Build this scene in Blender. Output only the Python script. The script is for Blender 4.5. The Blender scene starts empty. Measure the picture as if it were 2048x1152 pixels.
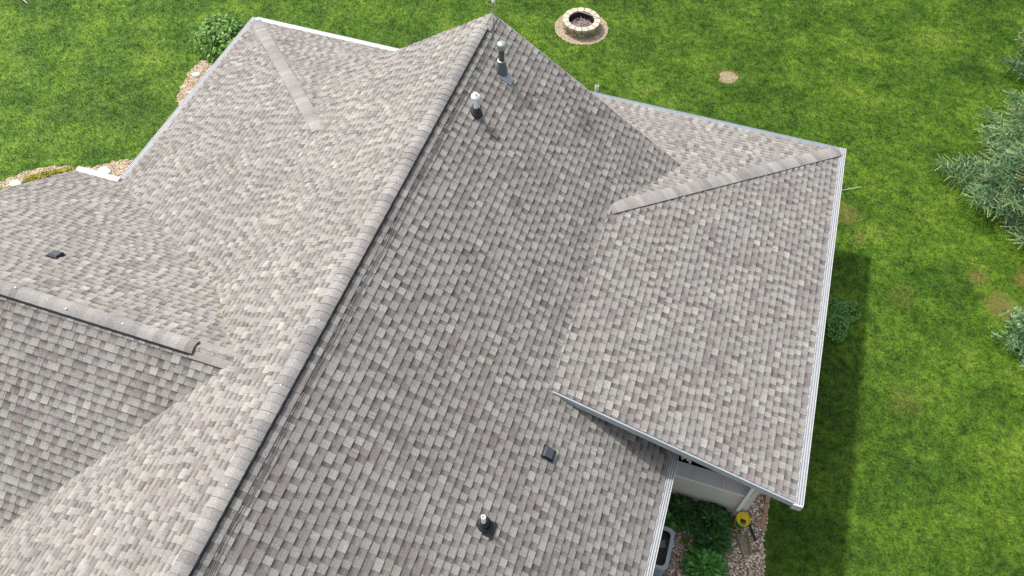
import bpy, math, random
import numpy as np
from mathutils import Vector, Matrix

random.seed(7)
rng = np.random.default_rng(7)
scene = bpy.context.scene
col = scene.collection

# ------------------------------------------------------------------ camera
CX, CY, CZ = 4.5588, -12.9104, 10.0
YAW, PIT, ROLL, FPX = -0.3044, 0.9653, 0.015, 1581.69
cyw, syw, cp, sp = math.cos(YAW), math.sin(YAW), math.cos(PIT), math.sin(PIT)
fw = Vector((syw * cp, cyw * cp, -sp)); rt = Vector((cyw, -syw, 0)); up = rt.cross(fw)
c_, s_ = math.cos(ROLL), math.sin(ROLL)
rt2 = rt * c_ + up * s_; up2 = up * c_ - rt * s_
cam_data = bpy.data.cameras.new('camera'); cam = bpy.data.objects.new('camera', cam_data); col.objects.link(cam)
m = Matrix((rt2, up2, -fw)).transposed().to_4x4(); m.translation = (CX, CY, CZ)
cam.matrix_world = m
cam_data.sensor_width = 36; cam_data.lens = FPX / 2048 * 36
cam_data.clip_end = 2000
scene.camera = cam

# ------------------------------------------------------------------ light
SUN = Vector((0.60, -0.25, -1.0)).normalized()
elev = math.asin(-SUN.z); az = math.atan2(-SUN.x, -SUN.y)
world = bpy.data.worlds.new('World'); scene.world = world; world.use_nodes = True
wn = world.node_tree
bg = wn.nodes['Background']
sky = wn.nodes.new('ShaderNodeTexSky'); sky.sky_type = 'NISHITA'; sky.sun_disc = False
sky.sun_elevation = elev; sky.sun_rotation = az; sky.dust_density = 3.0; sky.air_density = 1.0
hs = wn.nodes.new('ShaderNodeHueSaturation'); hs.inputs['Saturation'].default_value = .45   # thin white cloud veil
wn.links.new(sky.outputs[0], hs.inputs['Color']); wn.links.new(hs.outputs[0], bg.inputs[0]); bg.inputs[1].default_value = 0.15
sd = bpy.data.lights.new('sun', 'SUN'); sd.energy = 2.7; sd.angle = math.radians(2.5); sd.color = (1.0, 0.965, 0.925)
so = bpy.data.objects.new('sun', sd); col.objects.link(so); so.rotation_euler = SUN.to_track_quat('-Z', 'Y').to_euler()
so.location = (-20, 10, 40)
scene.view_settings.view_transform = 'Standard'; scene.view_settings.look = 'None'
scene.view_settings.exposure = 0.6; scene.view_settings.gamma = 1.0

# ------------------------------------------------------------------ helpers
def tag(o, label=None, cat=None, group=None, kind=None):
    if label: o['label'] = label
    if cat: o['category'] = cat
    if group: o['group'] = group
    if kind: o['kind'] = kind
    return o

def empty(name, loc, label, cat, group=None, rz=0):
    o = bpy.data.objects.new(name, None); col.objects.link(o); o.location = loc; o.rotation_euler = (0, 0, rz)
    o.empty_display_size = 0.2
    return tag(o, label, cat, group)

class MB:
    """collects polygons; build() links them as ONE mesh object"""
    def __init__(self): self.v = []; self.f = []; self.c = []
    def poly(self, pts, c=None):
        i = len(self.v); self.v += [tuple(p) for p in pts]; self.f.append(list(range(i, i + len(pts)))); self.c.append(c or (1, 1, 1))
    def mesh(self, pts, faces, c=None):
        i = len(self.v); self.v += [tuple(p) for p in pts]
        for f in faces: self.f.append([i + k for k in f]); self.c.append(c or (1, 1, 1))
    def box(self, lo, hi, c=None, M=None):
        (x0, y0, z0), (x1, y1, z1) = lo, hi
        p = [Vector(q) for q in ((x0,y0,z0),(x1,y0,z0),(x1,y1,z0),(x0,y1,z0),(x0,y0,z1),(x1,y0,z1),(x1,y1,z1),(x0,y1,z1))]
        if M: p = [M @ q for q in p]
        self.mesh(p, [(0,3,2,1),(4,5,6,7),(0,1,5,4),(1,2,6,5),(2,3,7,6),(3,0,4,7)], c)
    def tube(self, pts, radii, n=8, c=None, cap=True):
        pts = [Vector(p) for p in pts]
        if not isinstance(radii, (list, tuple)): radii = [radii] * len(pts)
        i0 = len(self.v); a = None
        for k, p in enumerate(pts):
            d = (pts[min(k + 1, len(pts) - 1)] - pts[max(k - 1, 0)]).normalized()
            if a is None: a = d.orthogonal().normalized()
            a = (a - d * a.dot(d)).normalized(); b = d.cross(a)
            for j in range(n):
                t = 2 * math.pi * j / n
                self.v.append(tuple(p + (a * math.cos(t) + b * math.sin(t)) * radii[k]))
        for k in range(len(pts) - 1):
            for j in range(n):
                q = i0 + k * n; j2 = (j + 1) % n
                self.f.append([q + j, q + j2, q + n + j2, q + n + j]); self.c.append(c or (1, 1, 1))
        if cap:
            self.f.append([i0 + j for j in reversed(range(n))]); self.c.append(c or (1, 1, 1))
            e = i0 + (len(pts) - 1) * n
            self.f.append([e + j for j in range(n)]); self.c.append(c or (1, 1, 1))
    def lathe(self, prof, o=(0, 0, 0), n=24, c=None, M=None):
        i0 = len(self.v)
        for r, z in prof:
            for j in range(n):
                t = 2 * math.pi * j / n
                p = Vector((r * math.cos(t), r * math.sin(t), z))
                if M: p = M @ p
                self.v.append(tuple(p + Vector(o)))
        for k in range(len(prof) - 1):
            for j in range(n):
                q = i0 + k * n; j2 = (j + 1) % n
                self.f.append([q + j, q + j2, q + n + j2, q + n + j]); self.c.append(c or (1, 1, 1))
    def sweep(self, a, b, sec, out, c=None, cols=None):
        """2D section (along out, z) extruded from a to b"""
        a, b, out = Vector(a), Vector(b), Vector(out).normalized()
        z = Vector((0, 0, 1)); n = len(sec)
        pts = [a + out * s[0] + z * s[1] for s in sec] + [b + out * s[0] + z * s[1] for s in sec]
        F = [[j, (j + 1) % n, n + (j + 1) % n, n + j] for j in range(n)] + [list(range(n)), list(range(2 * n - 1, n - 1, -1))]
        self.mesh(pts, F, c)
        if cols:
            for j, cc in cols.items(): self.c[len(self.c) - len(F) + j] = cc
    def build(self, name, mat, parent=None, smooth=False, loc=None):
        me = bpy.data.meshes.new(name); me.from_pydata(self.v, [], self.f)
        at = me.attributes.new('Col', 'FLOAT_COLOR', 'CORNER')
        arr = np.repeat(np.array([list(c) + [1] for c in self.c], dtype=np.float32), [len(f) for f in self.f], axis=0)
        at.data.foreach_set('color', arr.ravel())
        if smooth: me.polygons.foreach_set('use_smooth', [True] * len(self.f))
        me.materials.append(mat); me.update()
        o = bpy.data.objects.new(name, me); col.objects.link(o)
        if parent:
            o.parent = parent
            if loc is None: o.matrix_parent_inverse = par_inv(parent)
        if loc is not None: o.location = loc
        return o

def par_inv(p):
    M = Matrix.Translation(p.location) @ p.rotation_euler.to_matrix().to_4x4()
    if p.parent: M = p.parent.matrix_parent_inverse if False else M
    return M.inverted()

def np_mesh(name, V, F, C, mat, parent=None, smooth=False):
    """V (n,3), F (m,k) , C per face (m,3)"""
    me = bpy.data.meshes.new(name)
    me.vertices.add(len(V)); me.vertices.foreach_set('co', V.astype(np.float32).ravel())
    k = F.shape[1]
    me.loops.add(F.size); me.loops.foreach_set('vertex_index', F.astype(np.int32).ravel())
    me.polygons.add(len(F)); me.polygons.foreach_set('loop_start', np.arange(0, F.size, k, dtype=np.int32))
    me.polygons.foreach_set('loop_total', np.full(len(F), k, dtype=np.int32))
    me.update(calc_edges=True)
    at = me.attributes.new('Col', 'FLOAT_COLOR', 'CORNER')
    a = np.ones((F.size, 4), np.float32); a[:, :3] = np.repeat(C, k, axis=0)
    at.data.foreach_set('color', a.ravel())
    if smooth: me.polygons.foreach_set('use_smooth', np.ones(len(F), dtype=bool))
    me.materials.append(mat)
    o = bpy.data.objects.new(name, me); col.objects.link(o)
    if parent: o.parent = parent; o.matrix_parent_inverse = par_inv(parent)
    return o

# ------------------------------------------------------------------ materials
def mat(name, base=(.5, .5, .5), rough=.6, metal=0, use_col=False, noise=0.0, nscale=20, spec=.3, bump=0, bscale=80, translucent=0):
    m = bpy.data.materials.new(name); m.use_nodes = True; nt = m.node_tree; N = nt.nodes; L = nt.links
    b = N['Principled BSDF']; b.inputs['Roughness'].default_value = rough; b.inputs['Metallic'].default_value = metal
    b.inputs['Specular IOR Level'].default_value = spec
    src = None
    if use_col:
        at = N.new('ShaderNodeAttribute'); at.attribute_name = 'Col'
        mx = N.new('ShaderNodeMix'); mx.data_type = 'RGBA'; mx.blend_type = 'MULTIPLY'; mx.inputs[0].default_value = 1
        mx.inputs[6].default_value = (*base, 1); L.new(at.outputs['Color'], mx.inputs[7]); src = mx.outputs[2]
    if noise or bump:
        g = N.new('ShaderNodeNewGeometry')
    if noise:
        nz = N.new('ShaderNodeTexNoise'); nz.inputs['Scale'].default_value = nscale; nz.inputs['Detail'].default_value = 6
        L.new(g.outputs['Position'], nz.inputs['Vector'])
        mr = N.new('ShaderNodeMapRange'); mr.inputs[1].default_value = .3; mr.inputs[2].default_value = .7
        mr.inputs[3].default_value = 1 - noise; mr.inputs[4].default_value = 1 + noise
        L.new(nz.outputs['Fac'], mr.inputs[0])
        m2 = N.new('ShaderNodeMix'); m2.data_type = 'RGBA'; m2.blend_type = 'MULTIPLY'; m2.inputs[0].default_value = 1
        if src: L.new(src, m2.inputs[6])
        else: m2.inputs[6].default_value = (*base, 1)
        L.new(mr.outputs[0], m2.inputs[7]); src = m2.outputs[2]
    if src: L.new(src, b.inputs['Base Color'])
    else: b.inputs['Base Color'].default_value = (*base, 1)
    if bump:
        nb = N.new('ShaderNodeTexNoise'); nb.inputs['Scale'].default_value = bscale; nb.inputs['Detail'].default_value = 4
        L.new(g.outputs['Position'], nb.inputs['Vector'])
        bp = N.new('ShaderNodeBump'); bp.inputs['Strength'].default_value = bump; bp.inputs['Distance'].default_value = .01
        L.new(nb.outputs['Fac'], bp.inputs['Height']); L.new(bp.outputs[0], b.inputs['Normal'])
    if translucent:
        tr = N.new('ShaderNodeBsdfTranslucent')
        if src: L.new(src, tr.inputs[0])
        else: tr.inputs[0].default_value = (*base, 1)
        ms = N.new('ShaderNodeMixShader'); ms.inputs[0].default_value = translucent
        L.new(b.outputs[0], ms.inputs[1]); L.new(tr.outputs[0], ms.inputs[2]); L.new(ms.outputs[0], N['Material Output'].inputs[0])
    return m

def shingle_mat():
    m = bpy.data.materials.new('asphalt_shingle'); m.use_nodes = True; nt = m.node_tree; N = nt.nodes; L = nt.links
    b = N['Principled BSDF']; b.inputs['Roughness'].default_value = .92; b.inputs['Specular IOR Level'].default_value = .15
    at = N.new('ShaderNodeAttribute'); at.attribute_name = 'Col'
    g = N.new('ShaderNodeNewGeometry')
    vo = N.new('ShaderNodeTexWhiteNoise'); vo.noise_dimensions = '3D'
    sc = N.new('ShaderNodeVectorMath'); sc.operation = 'SCALE'; sc.inputs[3].default_value = 130
    fl = N.new('ShaderNodeVectorMath'); fl.operation = 'FLOOR'
    L.new(g.outputs['Position'], sc.inputs[0]); L.new(sc.outputs[0], fl.inputs[0]); L.new(fl.outputs[0], vo.inputs[0])
    mr = N.new('ShaderNodeMapRange'); mr.inputs[3].default_value = .70; mr.inputs[4].default_value = 1.30
    L.new(vo.outputs['Value'], mr.inputs[0])
    nz = N.new('ShaderNodeTexNoise'); nz.inputs['Scale'].default_value = .9; nz.inputs['Detail'].default_value = 5
    L.new(g.outputs['Position'], nz.inputs['Vector'])
    m3 = N.new('ShaderNodeMapRange'); m3.inputs[1].default_value = .3; m3.inputs[2].default_value = .7; m3.inputs[3].default_value = .93; m3.inputs[4].default_value = 1.07
    L.new(nz.outputs['Fac'], m3.inputs[0])
    mm = N.new('ShaderNodeMath'); mm.operation = 'MULTIPLY'; L.new(mr.outputs[0], mm.inputs[0]); L.new(m3.outputs[0], mm.inputs[1])
    mx = N.new('ShaderNodeMix'); mx.data_type = 'RGBA'; mx.blend_type = 'MULTIPLY'; mx.inputs[0].default_value = 1
    L.new(at.outputs['Color'], mx.inputs[6]); L.new(mm.outputs[0], mx.inputs[7]); L.new(mx.outputs[2], b.inputs['Base Color'])
    return m

def lawn_color(N, L):
    """grass colour from world position: mottled greens, olive and dry straw spots"""
    g = N.new('ShaderNodeNewGeometry')
    def noise(scale, det=5, rough=.6, off=0):
        n = N.new('ShaderNodeTexNoise'); n.inputs['Scale'].default_value = scale; n.inputs['Detail'].default_value = det; n.inputs['Roughness'].default_value = rough
        va = N.new('ShaderNodeVectorMath'); va.inputs[1].default_value = (off, off * .7, 0); L.new(g.outputs['Position'], va.inputs[0]); L.new(va.outputs[0], n.inputs['Vector']); return n
    def ramp(src, stops):
        r = N.new('ShaderNodeValToRGB'); e = r.color_ramp.elements
        e[0].position, e[0].color = stops[0][0], (*stops[0][1], 1); e[1].position, e[1].color = stops[-1][0], (*stops[-1][1], 1)
        for p, c in stops[1:-1]: x = e.new(p); x.color = (*c, 1)
        L.new(src, r.inputs[0]); return r
    def mix(f, a, b, blend='MIX'):
        x = N.new('ShaderNodeMix'); x.data_type = 'RGBA'; x.blend_type = blend
        if isinstance(f, float): x.inputs[0].default_value = f
        else: L.new(f, x.inputs[0])
        L.new(a, x.inputs[6])
        if isinstance(b, tuple): x.inputs[7].default_value = (*b, 1)
        else: L.new(b, x.inputs[7])
        return x.outputs[2]
    n1 = noise(.9, 8, .68); r1 = ramp(n1.outputs['Fac'], LAWN1)
    n2 = noise(5.5, 6, .65, 11); r2 = ramp(n2.outputs['Fac'], [(.3, (.42, .46, .45)), (.5, (1, 1, 1)), (.68, (1.5, 1.4, 1.4))])
    c = mix(1.0, r1.outputs[0], r2.outputs[0], 'MULTIPLY')
    n5 = noise(.42, 4, .6, 83); r5 = ramp(n5.outputs['Fac'], [(.34, (.72, .76, .7)), (.5, (.97, .98, .97)), (.64, (1.2, 1.12, 1.15))])
    c = mix(1.0, c, r5.outputs[0], 'MULTIPLY')
    n6 = noise(16, 3, .6, 5); r6 = ramp(n6.outputs['Fac'], [(.34, (.7, .73, .7)), (.5, (1, 1, 1)), (.66, (1.28, 1.24, 1.3))])
    c = mix(1.0, c, r6.outputs[0], 'MULTIPLY')
    n3 = noise(.33, 3, .5, 31)      # olive / yellow drift
    sx = N.new('ShaderNodeSeparateXYZ'); L.new(g.outputs['Position'], sx.inputs[0])
    mrx = N.new('ShaderNodeMapRange'); mrx.inputs[1].default_value = 4; mrx.inputs[2].default_value = 10; mrx.inputs[3].default_value = -.12; mrx.inputs[4].default_value = .13
    L.new(sx.outputs[0], mrx.inputs[0])
    mrl = N.new('ShaderNodeMapRange'); mrl.inputs[1].default_value = -14; mrl.inputs[2].default_value = 6; mrl.inputs[3].default_value = 1.22; mrl.inputs[4].default_value = .97  # lawn lighter leftwards: partly own tone, partly view-dependent light put into the colour
    L.new(sx.outputs[0], mrl.inputs[0]); c = mix(1.0, c, mrl.outputs[0], 'MULTIPLY')
    mry = N.new('ShaderNodeMapRange'); mry.inputs[1].default_value = 8; mry.inputs[2].default_value = -1; mry.inputs[3].default_value = -.10; mry.inputs[4].default_value = .04
    L.new(sx.outputs[1], mry.inputs[0])
    ad = N.new('ShaderNodeMath'); L.new(n3.outputs['Fac'], ad.inputs[0]); L.new(mrx.outputs[0], ad.inputs[1])
    ad1 = N.new('ShaderNodeMath'); L.new(ad.outputs[0], ad1.inputs[0]); L.new(mry.outputs[0], ad1.inputs[1])
    n4 = noise(2.6, 6, .7, 57)
    ad2 = N.new('ShaderNodeMath'); ad2.operation = 'MULTIPLY_ADD'; L.new(n4.outputs['Fac'], ad2.inputs[0]); ad2.inputs[1].default_value = .9; L.new(ad1.outputs[0], ad2.inputs[2])
    r4 = ramp(ad2.outputs[0], [(1.0, (0, 0, 0)), (1.14, (.3,) * 3), (1.3, (.7,) * 3)])
    # dry spots at fixed places on the lawn
    tot = r4.outputs[0]
    for (x, y, rad, s) in SPOTS:
        d = N.new('ShaderNodeVectorMath'); d.operation = 'DISTANCE'; d.inputs[1].default_value = (x, y, -6.48); L.new(g.outputs['Position'], d.inputs[0])
        w = N.new('ShaderNodeMath'); w.operation = 'MULTIPLY_ADD'; L.new(n4.outputs['Fac'], w.inputs[0]); w.inputs[1].default_value = 1.6 * rad; L.new(d.outputs['Value'], w.inputs[2])
        q = N.new('ShaderNodeMapRange'); q.inputs[1].default_value = 1.35 * rad; q.inputs[2].default_value = 1.9 * rad; q.inputs[3].default_value = s; q.inputs[4].default_value = 0
        L.new(w.outputs[0], q.inputs[0])
        mxm = N.new('ShaderNodeMath'); mxm.operation = 'MAXIMUM'; L.new(tot, mxm.inputs[0]); L.new(q.outputs[0], mxm.inputs[1]); tot = mxm.outputs[0]
    return mix(tot, c, DRY)

LAWN1 = [(.30, (.046, .128, .008)), (.45, (.082, .196, .012)), (.56, (.122, .258, .018)), (.70, (.190, .318, .036))]
DRY = (.24, .225, .06)
SPOTS = [(9.05, 3.2, .40, .6), (9.4, 2.5, .25, .4), (13.0, 1.35, .5, .7), (10.6, .9, .4, .3), (10.8, -2.2, .4, .3), (12.4, 2.1, .3, .6), (5.03, 7.75, .38, 1.0), (13.6, 2.4, .35, .8)]

def lawn_mat(name, blade):
    m = bpy.data.materials.new(name); m.use_nodes = True; nt = m.node_tree; N = nt.nodes; L = nt.links
    b = N['Principled BSDF']; b.inputs['Roughness'].default_value = .7; b.inputs['Specular IOR Level'].default_value = .2
    c = lawn_color(N, L)
    if blade:
        at = N.new('ShaderNodeAttribute'); at.attribute_name = 'Col'
        x = N.new('ShaderNodeMix'); x.data_type = 'RGBA'; x.blend_type = 'MULTIPLY'; x.inputs[0].default_value = 1
        L.new(c, x.inputs[6]); L.new(at.outputs['Color'], x.inputs[7]); c = x.outputs[2]
        tr = N.new('ShaderNodeBsdfTranslucent'); L.new(c, tr.inputs[0]); ms = N.new('ShaderNodeMixShader'); ms.inputs[0].default_value = .3
        L.new(b.outputs[0], ms.inputs[1]); L.new(tr.outputs[0], ms.inputs[2]); L.new(ms.outputs[0], N['Material Output'].inputs[0])
    else:
        x = N.new('ShaderNodeMix'); x.data_type = 'RGBA'; x.blend_type = 'MULTIPLY'; x.inputs[0].default_value = 1
        L.new(c, x.inputs[6]); x.inputs[7].default_value = (.62, .55, .55, 1); c = x.outputs[2]
    L.new(c, b.inputs['Base Color'])
    return m

M_SH = shingle_mat()
M_LAWN = lawn_mat('lawn_soil', False); M_BLADE = lawn_mat('grass_blade', True)
M_WHITE = mat('white_painted_metal', (.55, .55, .55), .4, noise=.04, nscale=6, spec=.4)
M_GUARD = mat('ribbed_guard', (.38, .39, .405), .45, use_col=True, noise=.06, nscale=7, spec=.4)
M_LIGHT = mat('light_grey_guard', (.46, .47, .48), .6, noise=.05, nscale=5)
M_BRIGHT = mat('bright_white_guard', (.78, .78, .76), .6, noise=.05, nscale=5)
M_GUTG = mat('blue_grey_gutter', (.42, .46, .51), .38, metal=.35, noise=.06, nscale=8, spec=.5)
M_TRIM = mat('grey_rake_metal', (.40, .43, .45), .5, noise=.05, nscale=5)
M_DRIP = mat('pale_drip_edge', (.62, .62, .56), .5)
M_BLACK = mat('black_plastic', (.018, .019, .021), .45, spec=.5)
M_RUB = mat('black_rubber', (.03, .031, .033), .6)
M_GALV = mat('galvanised_metal', (.36, .38, .40), .42, metal=.55, noise=.1, nscale=25)
M_GALVD = mat('weathered_dark_metal', (.12, .12, .115), .5, metal=.4, noise=.2, nscale=40)
M_FLUE = mat('painted_flue_cone', (.13, .14, .145), .55, noise=.1, nscale=20)
M_PVC = mat('white_pvc', (.88, .88, .87), .55)
M_CREAM = mat('cream_pvc', (.72, .69, .60), .45)
M_SID = mat('beige_vinyl_siding', (.66, .61, .53), .6, noise=.04, nscale=4)
M_LEDGE = mat('pale_pink_ledge', (.88, .82, .77), .6, noise=.03, nscale=6)
M_SOF = mat('white_soffit', (.6, .6, .6), .6)
M_SCREEN = mat('dark_porch_screen', (.006, .006, .007), .9, spec=0)
M_STEM = mat('bark', (.16, .11, .07), .9, noise=.3, nscale=30)
M_COL = mat('coloured_rough', (1, 1, 1), .85, use_col=True, noise=.12, nscale=40)
M_STONE = mat('split_stone', (1, 1, 1), .85, use_col=True, noise=.22, nscale=30, bump=.6, bscale=60)
M_LEAF = mat('leaf', (1, 1, 1), .5, use_col=True, noise=.1, nscale=30, spec=.35, translucent=.25)
M_NEEDLE = mat('needle', (1, 1, 1), .65, use_col=True, noise=.15, nscale=9, spec=.2, translucent=.15)
M_MULCH = mat('tan_mulch', (.42, .33, .23), .95, noise=.45, nscale=28, bump=1, bscale=50)
M_PITGR = mat('pit_gravel_base', (.40, .32, .20), .95, noise=.4, nscale=40, bump=1, bscale=90)
M_GRAV = mat('gravel_bed_soil', (.24, .165, .11), .95, noise=.4, nscale=30, bump=1, bscale=60)
M_BRICK = mat('tan_brick', (.42, .25, .155), .9, noise=.2, nscale=30)
M_ASH = mat('ash_bed', (.30, .27, .26), .95, noise=.4, nscale=30)
M_ACG = mat('ac_grey_metal', (.27, .30, .33), .5, noise=.04, nscale=10)
M_YEL = mat('yellow_plastic', (.80, .58, .02), .4)
M_GRN = mat('green_plastic', (.01, .24, .075), .4)
M_CONC = mat('mossy_concrete', (.27, .23, .15), .9, noise=.35, nscale=14, bump=.5)

# ------------------------------------------------------------------ house geometry parameters (metres, ridge top = 0)
G = -6.5
pM, xb, pB, XB, yR, yC, pC = .6625, 3.2772, .3302, 7.9413, -6.659, 2.4637, .317
xa, pA, XA, yD, pD = 3.21, .3976, 8.075, 2.7932, .3817
yL, pL, yr, XL, XE = -3.6856, .6659, -8.3728, 9.3598, 5.6607
zb = -pM * xb; za = -pM * xa
zB = zb - pB * (XB - xb); zA = za - pA * (XA - xa)
yh = yC - (zb - zB) / pC; yh2 = yD - (za - zA) / pD
zE = -pM * XE
zr = zA + pL * (yL - yr); xV = -zr / pM
yk = yL - (za - zA) / pL
yN = 2 * yr - yL; xN = -zA / pM
zCv = zB + pC * yC; xv = -zCv / pM
zDv = zA + pD * yD; xvL = -zDv / pM
YS = -20.0

# ------------------------------------------------------------------ ground
mb = MB(); S = 400
mb.poly([(-S, -S, G), (S, -S, G), (S, S, G), (-S, S, G)])
tag(mb.build('ground', M_LAWN), kind='structure')

def blob_poly(pts, z, jitter=.04, sub=6):
    out = []
    n = len(pts)
    for i in range(n):
        a = Vector((*pts[i], 0)); b = Vector((*pts[(i + 1) % n], 0))
        for k in range(sub):
            p = a.lerp(b, k / sub); out.append((p.x + random.uniform(-jitter, jitter), p.y + random.uniform(-jitter, jitter), z))
    return out
def inside(x, y, poly):
    r = np.zeros(x.shape, bool); n = len(poly); j = n - 1
    for i in range(n):
        xi, yi = poly[i][:2]; xj, yj = poly[j][:2]
        cnd = ((yi > y) != (yj > y)) & (x < (xj - xi) * (y - yi) / (yj - yi + 1e-12) + xi); r ^= cnd; j = i
    return r

BED1 = blob_poly([(-7.5, 3.6), (-9.5, 3.75), (-10.35, 3.45), (-10.85, 3.2), (-10.95, 2.7), (-10.9, 2.3), (-10.78, 1.75), (-10.55, 1.3), (-10.2, .9), (-9.6, .4), (-9.3, -.6), (-10.2, -1.15), (-10.7, -1.3), (-11.05, -1.55), (-11.36, -1.85), (-11.9, -2.0), (-12.4, -2.12), (-12.95, -2.5), (-13.5, -3.15), (-14.2, -4.2), (-14.3, -8), (-8, -8), (-7.5, -3)], G + .012, .05)
BED2 = blob_poly([(5.0, -9.5), (8.1, -9.5), (8.28, -8.2), (8.22, -7.15), (8.18, -6.76), (8.1, -6.4), (8.13, -6.15), (8.1, -5.3), (8.1, -1.0), (7.3, -1.0), (5.0, -5.5)], G + .012, .025)
def sheet(name, poly, mt):
    b = MB(); c = Vector((sum(p[0] for p in poly) / len(poly), sum(p[1] for p in poly) / len(poly), poly[0][2]))
    b.poly(poly); return b.build(name, mt)
tag(sheet('mulch_bed', BED1, M_MULCH), kind='structure')
tag(sheet('gravel_bed', BED2, M_GRAV), kind='structure')
FPC = (.04, 8.58)
PIT = [(FPC[0] + .03 + (.88 + random.uniform(-.03, .03)) * math.cos(t * math.pi / 18), FPC[1] + (.86 + random.uniform(-.03, .03)) * math.sin(t * math.pi / 18), G + .012) for t in range(36)]
tag(sheet('gravel_ring', PIT, M_PITGR), kind='structure')
SOIL = [(5.03 + (.28 + .03 * math.sin(3 * t * math.pi / 24 + 1) + .02 * math.sin(t * math.pi / 24 * 7)) * math.cos(t * math.pi / 24), 7.72 + (.29 + .03 * math.sin(2 * t * math.pi / 24)) * math.sin(t * math.pi / 24), G + .004) for t in range(48)]
tag(sheet('bare_soil_patch', SOIL, mat('bare_soil', (.30, .24, .15), .95, noise=.35, nscale=25, bump=1, bscale=50)), kind='structure')

# grass blades: one mesh
def grass():
    segs = []
    for (x0, x1, y0, y1, dens) in ((-20, 16, -3, 17, 900), (8.0, 16, -12, -3, 1000), (-20, -9, -12, -3, 500), (16, 22, -12, 17, 250), (-20, 22, 17, 24, 200)):
        n = int((x1 - x0) * (y1 - y0) * dens); segs.append(np.stack([rng.uniform(x0, x1, n), rng.uniform(y0, y1, n)], 1))
    P = np.concatenate(segs); x, y = P[:, 0], P[:, 1]
    bad = (x > -8.2) & (x < 8.0) & (y < 2.3) & (y > -12)
    bad |= (x > -8.0) & (x < 0) & (y < 2.6)
    for poly in (BED1, BED2, PIT): bad |= inside(x, y, poly)
    d = np.hypot(x - 5.03, y - 7.72); an = np.arctan2(y - 7.72, x - 5.03); bad |= (d < .20 + .05 * np.sin(3 * an + 1) + .04 * np.sin(5 * an) + rng.normal(0, .05, len(x))) & (rng.random(len(x)) < .85)
    d = np.hypot(x - 13.0, y - 1.35); bad |= (d < .45) & (rng.random(len(x)) < .6)
    P = P[~bad]; n = len(P); x, y = P[:, 0], P[:, 1]
    clump = .5 + .5 * np.sin(x * 7.3 + 2 * np.sin(y * 5.1)) * np.sin(y * 8.7 + 2 * np.sin(x * 4.3))
    h = rng.uniform(.035, .075, n) * (.7 + .5 * clump); w = rng.uniform(.006, .012, n)
    a = rng.uniform(0, 2 * np.pi, n); la = rng.uniform(0, 2 * np.pi, n); lean = rng.uniform(.2, 1.1, n) * h
    base = np.stack([x, y, np.full(n, G - .003)], 1)
    off = np.stack([np.cos(a) * w, np.sin(a) * w, np.zeros(n)], 1)
    tip = base + np.stack([np.cos(la) * lean, np.sin(la) * lean, h], 1)
    V = np.stack([base - off, base + off, tip], 1).reshape(-1, 3)
    F = np.arange(3 * n).reshape(-1, 3)
    b = rng.uniform(.65, 1.4, n) * (.85 + .3 * clump); yl = rng.uniform(.9, 1.2, n)
    C = np.stack([b * yl, b, b * rng.uniform(.8, 1.3, n)], 1)
    o = np_mesh('grass', V, F, C, M_BLADE); tag(o, 'mown green lawn grass around the house, mottled with drier straw patches', 'grass', kind='stuff')
grass()

# ------------------------------------------------------------------ HOUSE
house = empty('house', (0, 0, G), 'single storey beige house with wide brown and grey shingle roof, ridge vents and white gutters', 'house')

PAL = [((.345, .320, .295), 12), ((.320, .292, .270), 10), ((.375, .352, .320), 10), ((.425, .405, .365), 6), ((.275, .240, .225), 6), ((.240, .205, .195), 3), ((.330, .312, .285), 10), ((.355, .338, .318), 8), ((.385, .370, .325), 3), ((.350, .312, .275), 2)]
KP = .745; AV = (.33, .308, .282)
PAL = [(tuple(KP * (AV[i] + (c[i] - AV[i]) * .82) for i in range(3)), w) for c, w in PAL]
PW = [p[1] for p in PAL]
def clip(poly, a, b):
    """clip 2D polygon to the left of a->b"""
    out = []; n = len(poly)
    ex, ey = b[0] - a[0], b[1] - a[1]
    s = [ex * (p[1] - a[1]) - ey * (p[0] - a[0]) for p in poly]
    for i in range(n):
        p, q, sp_, sq = poly[i], poly[(i + 1) % n], s[i], s[(i + 1) % n]
        if sp_ >= 0: out.append(p)
        if (sp_ > 0 > sq) or (sp_ < 0 < sq):
            t = sp_ / (sp_ - sq); out.append((p[0] + t * (q[0] - p[0]), p[1] + t * (q[1] - p[1])))
    return out
EXPO = .143
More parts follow.
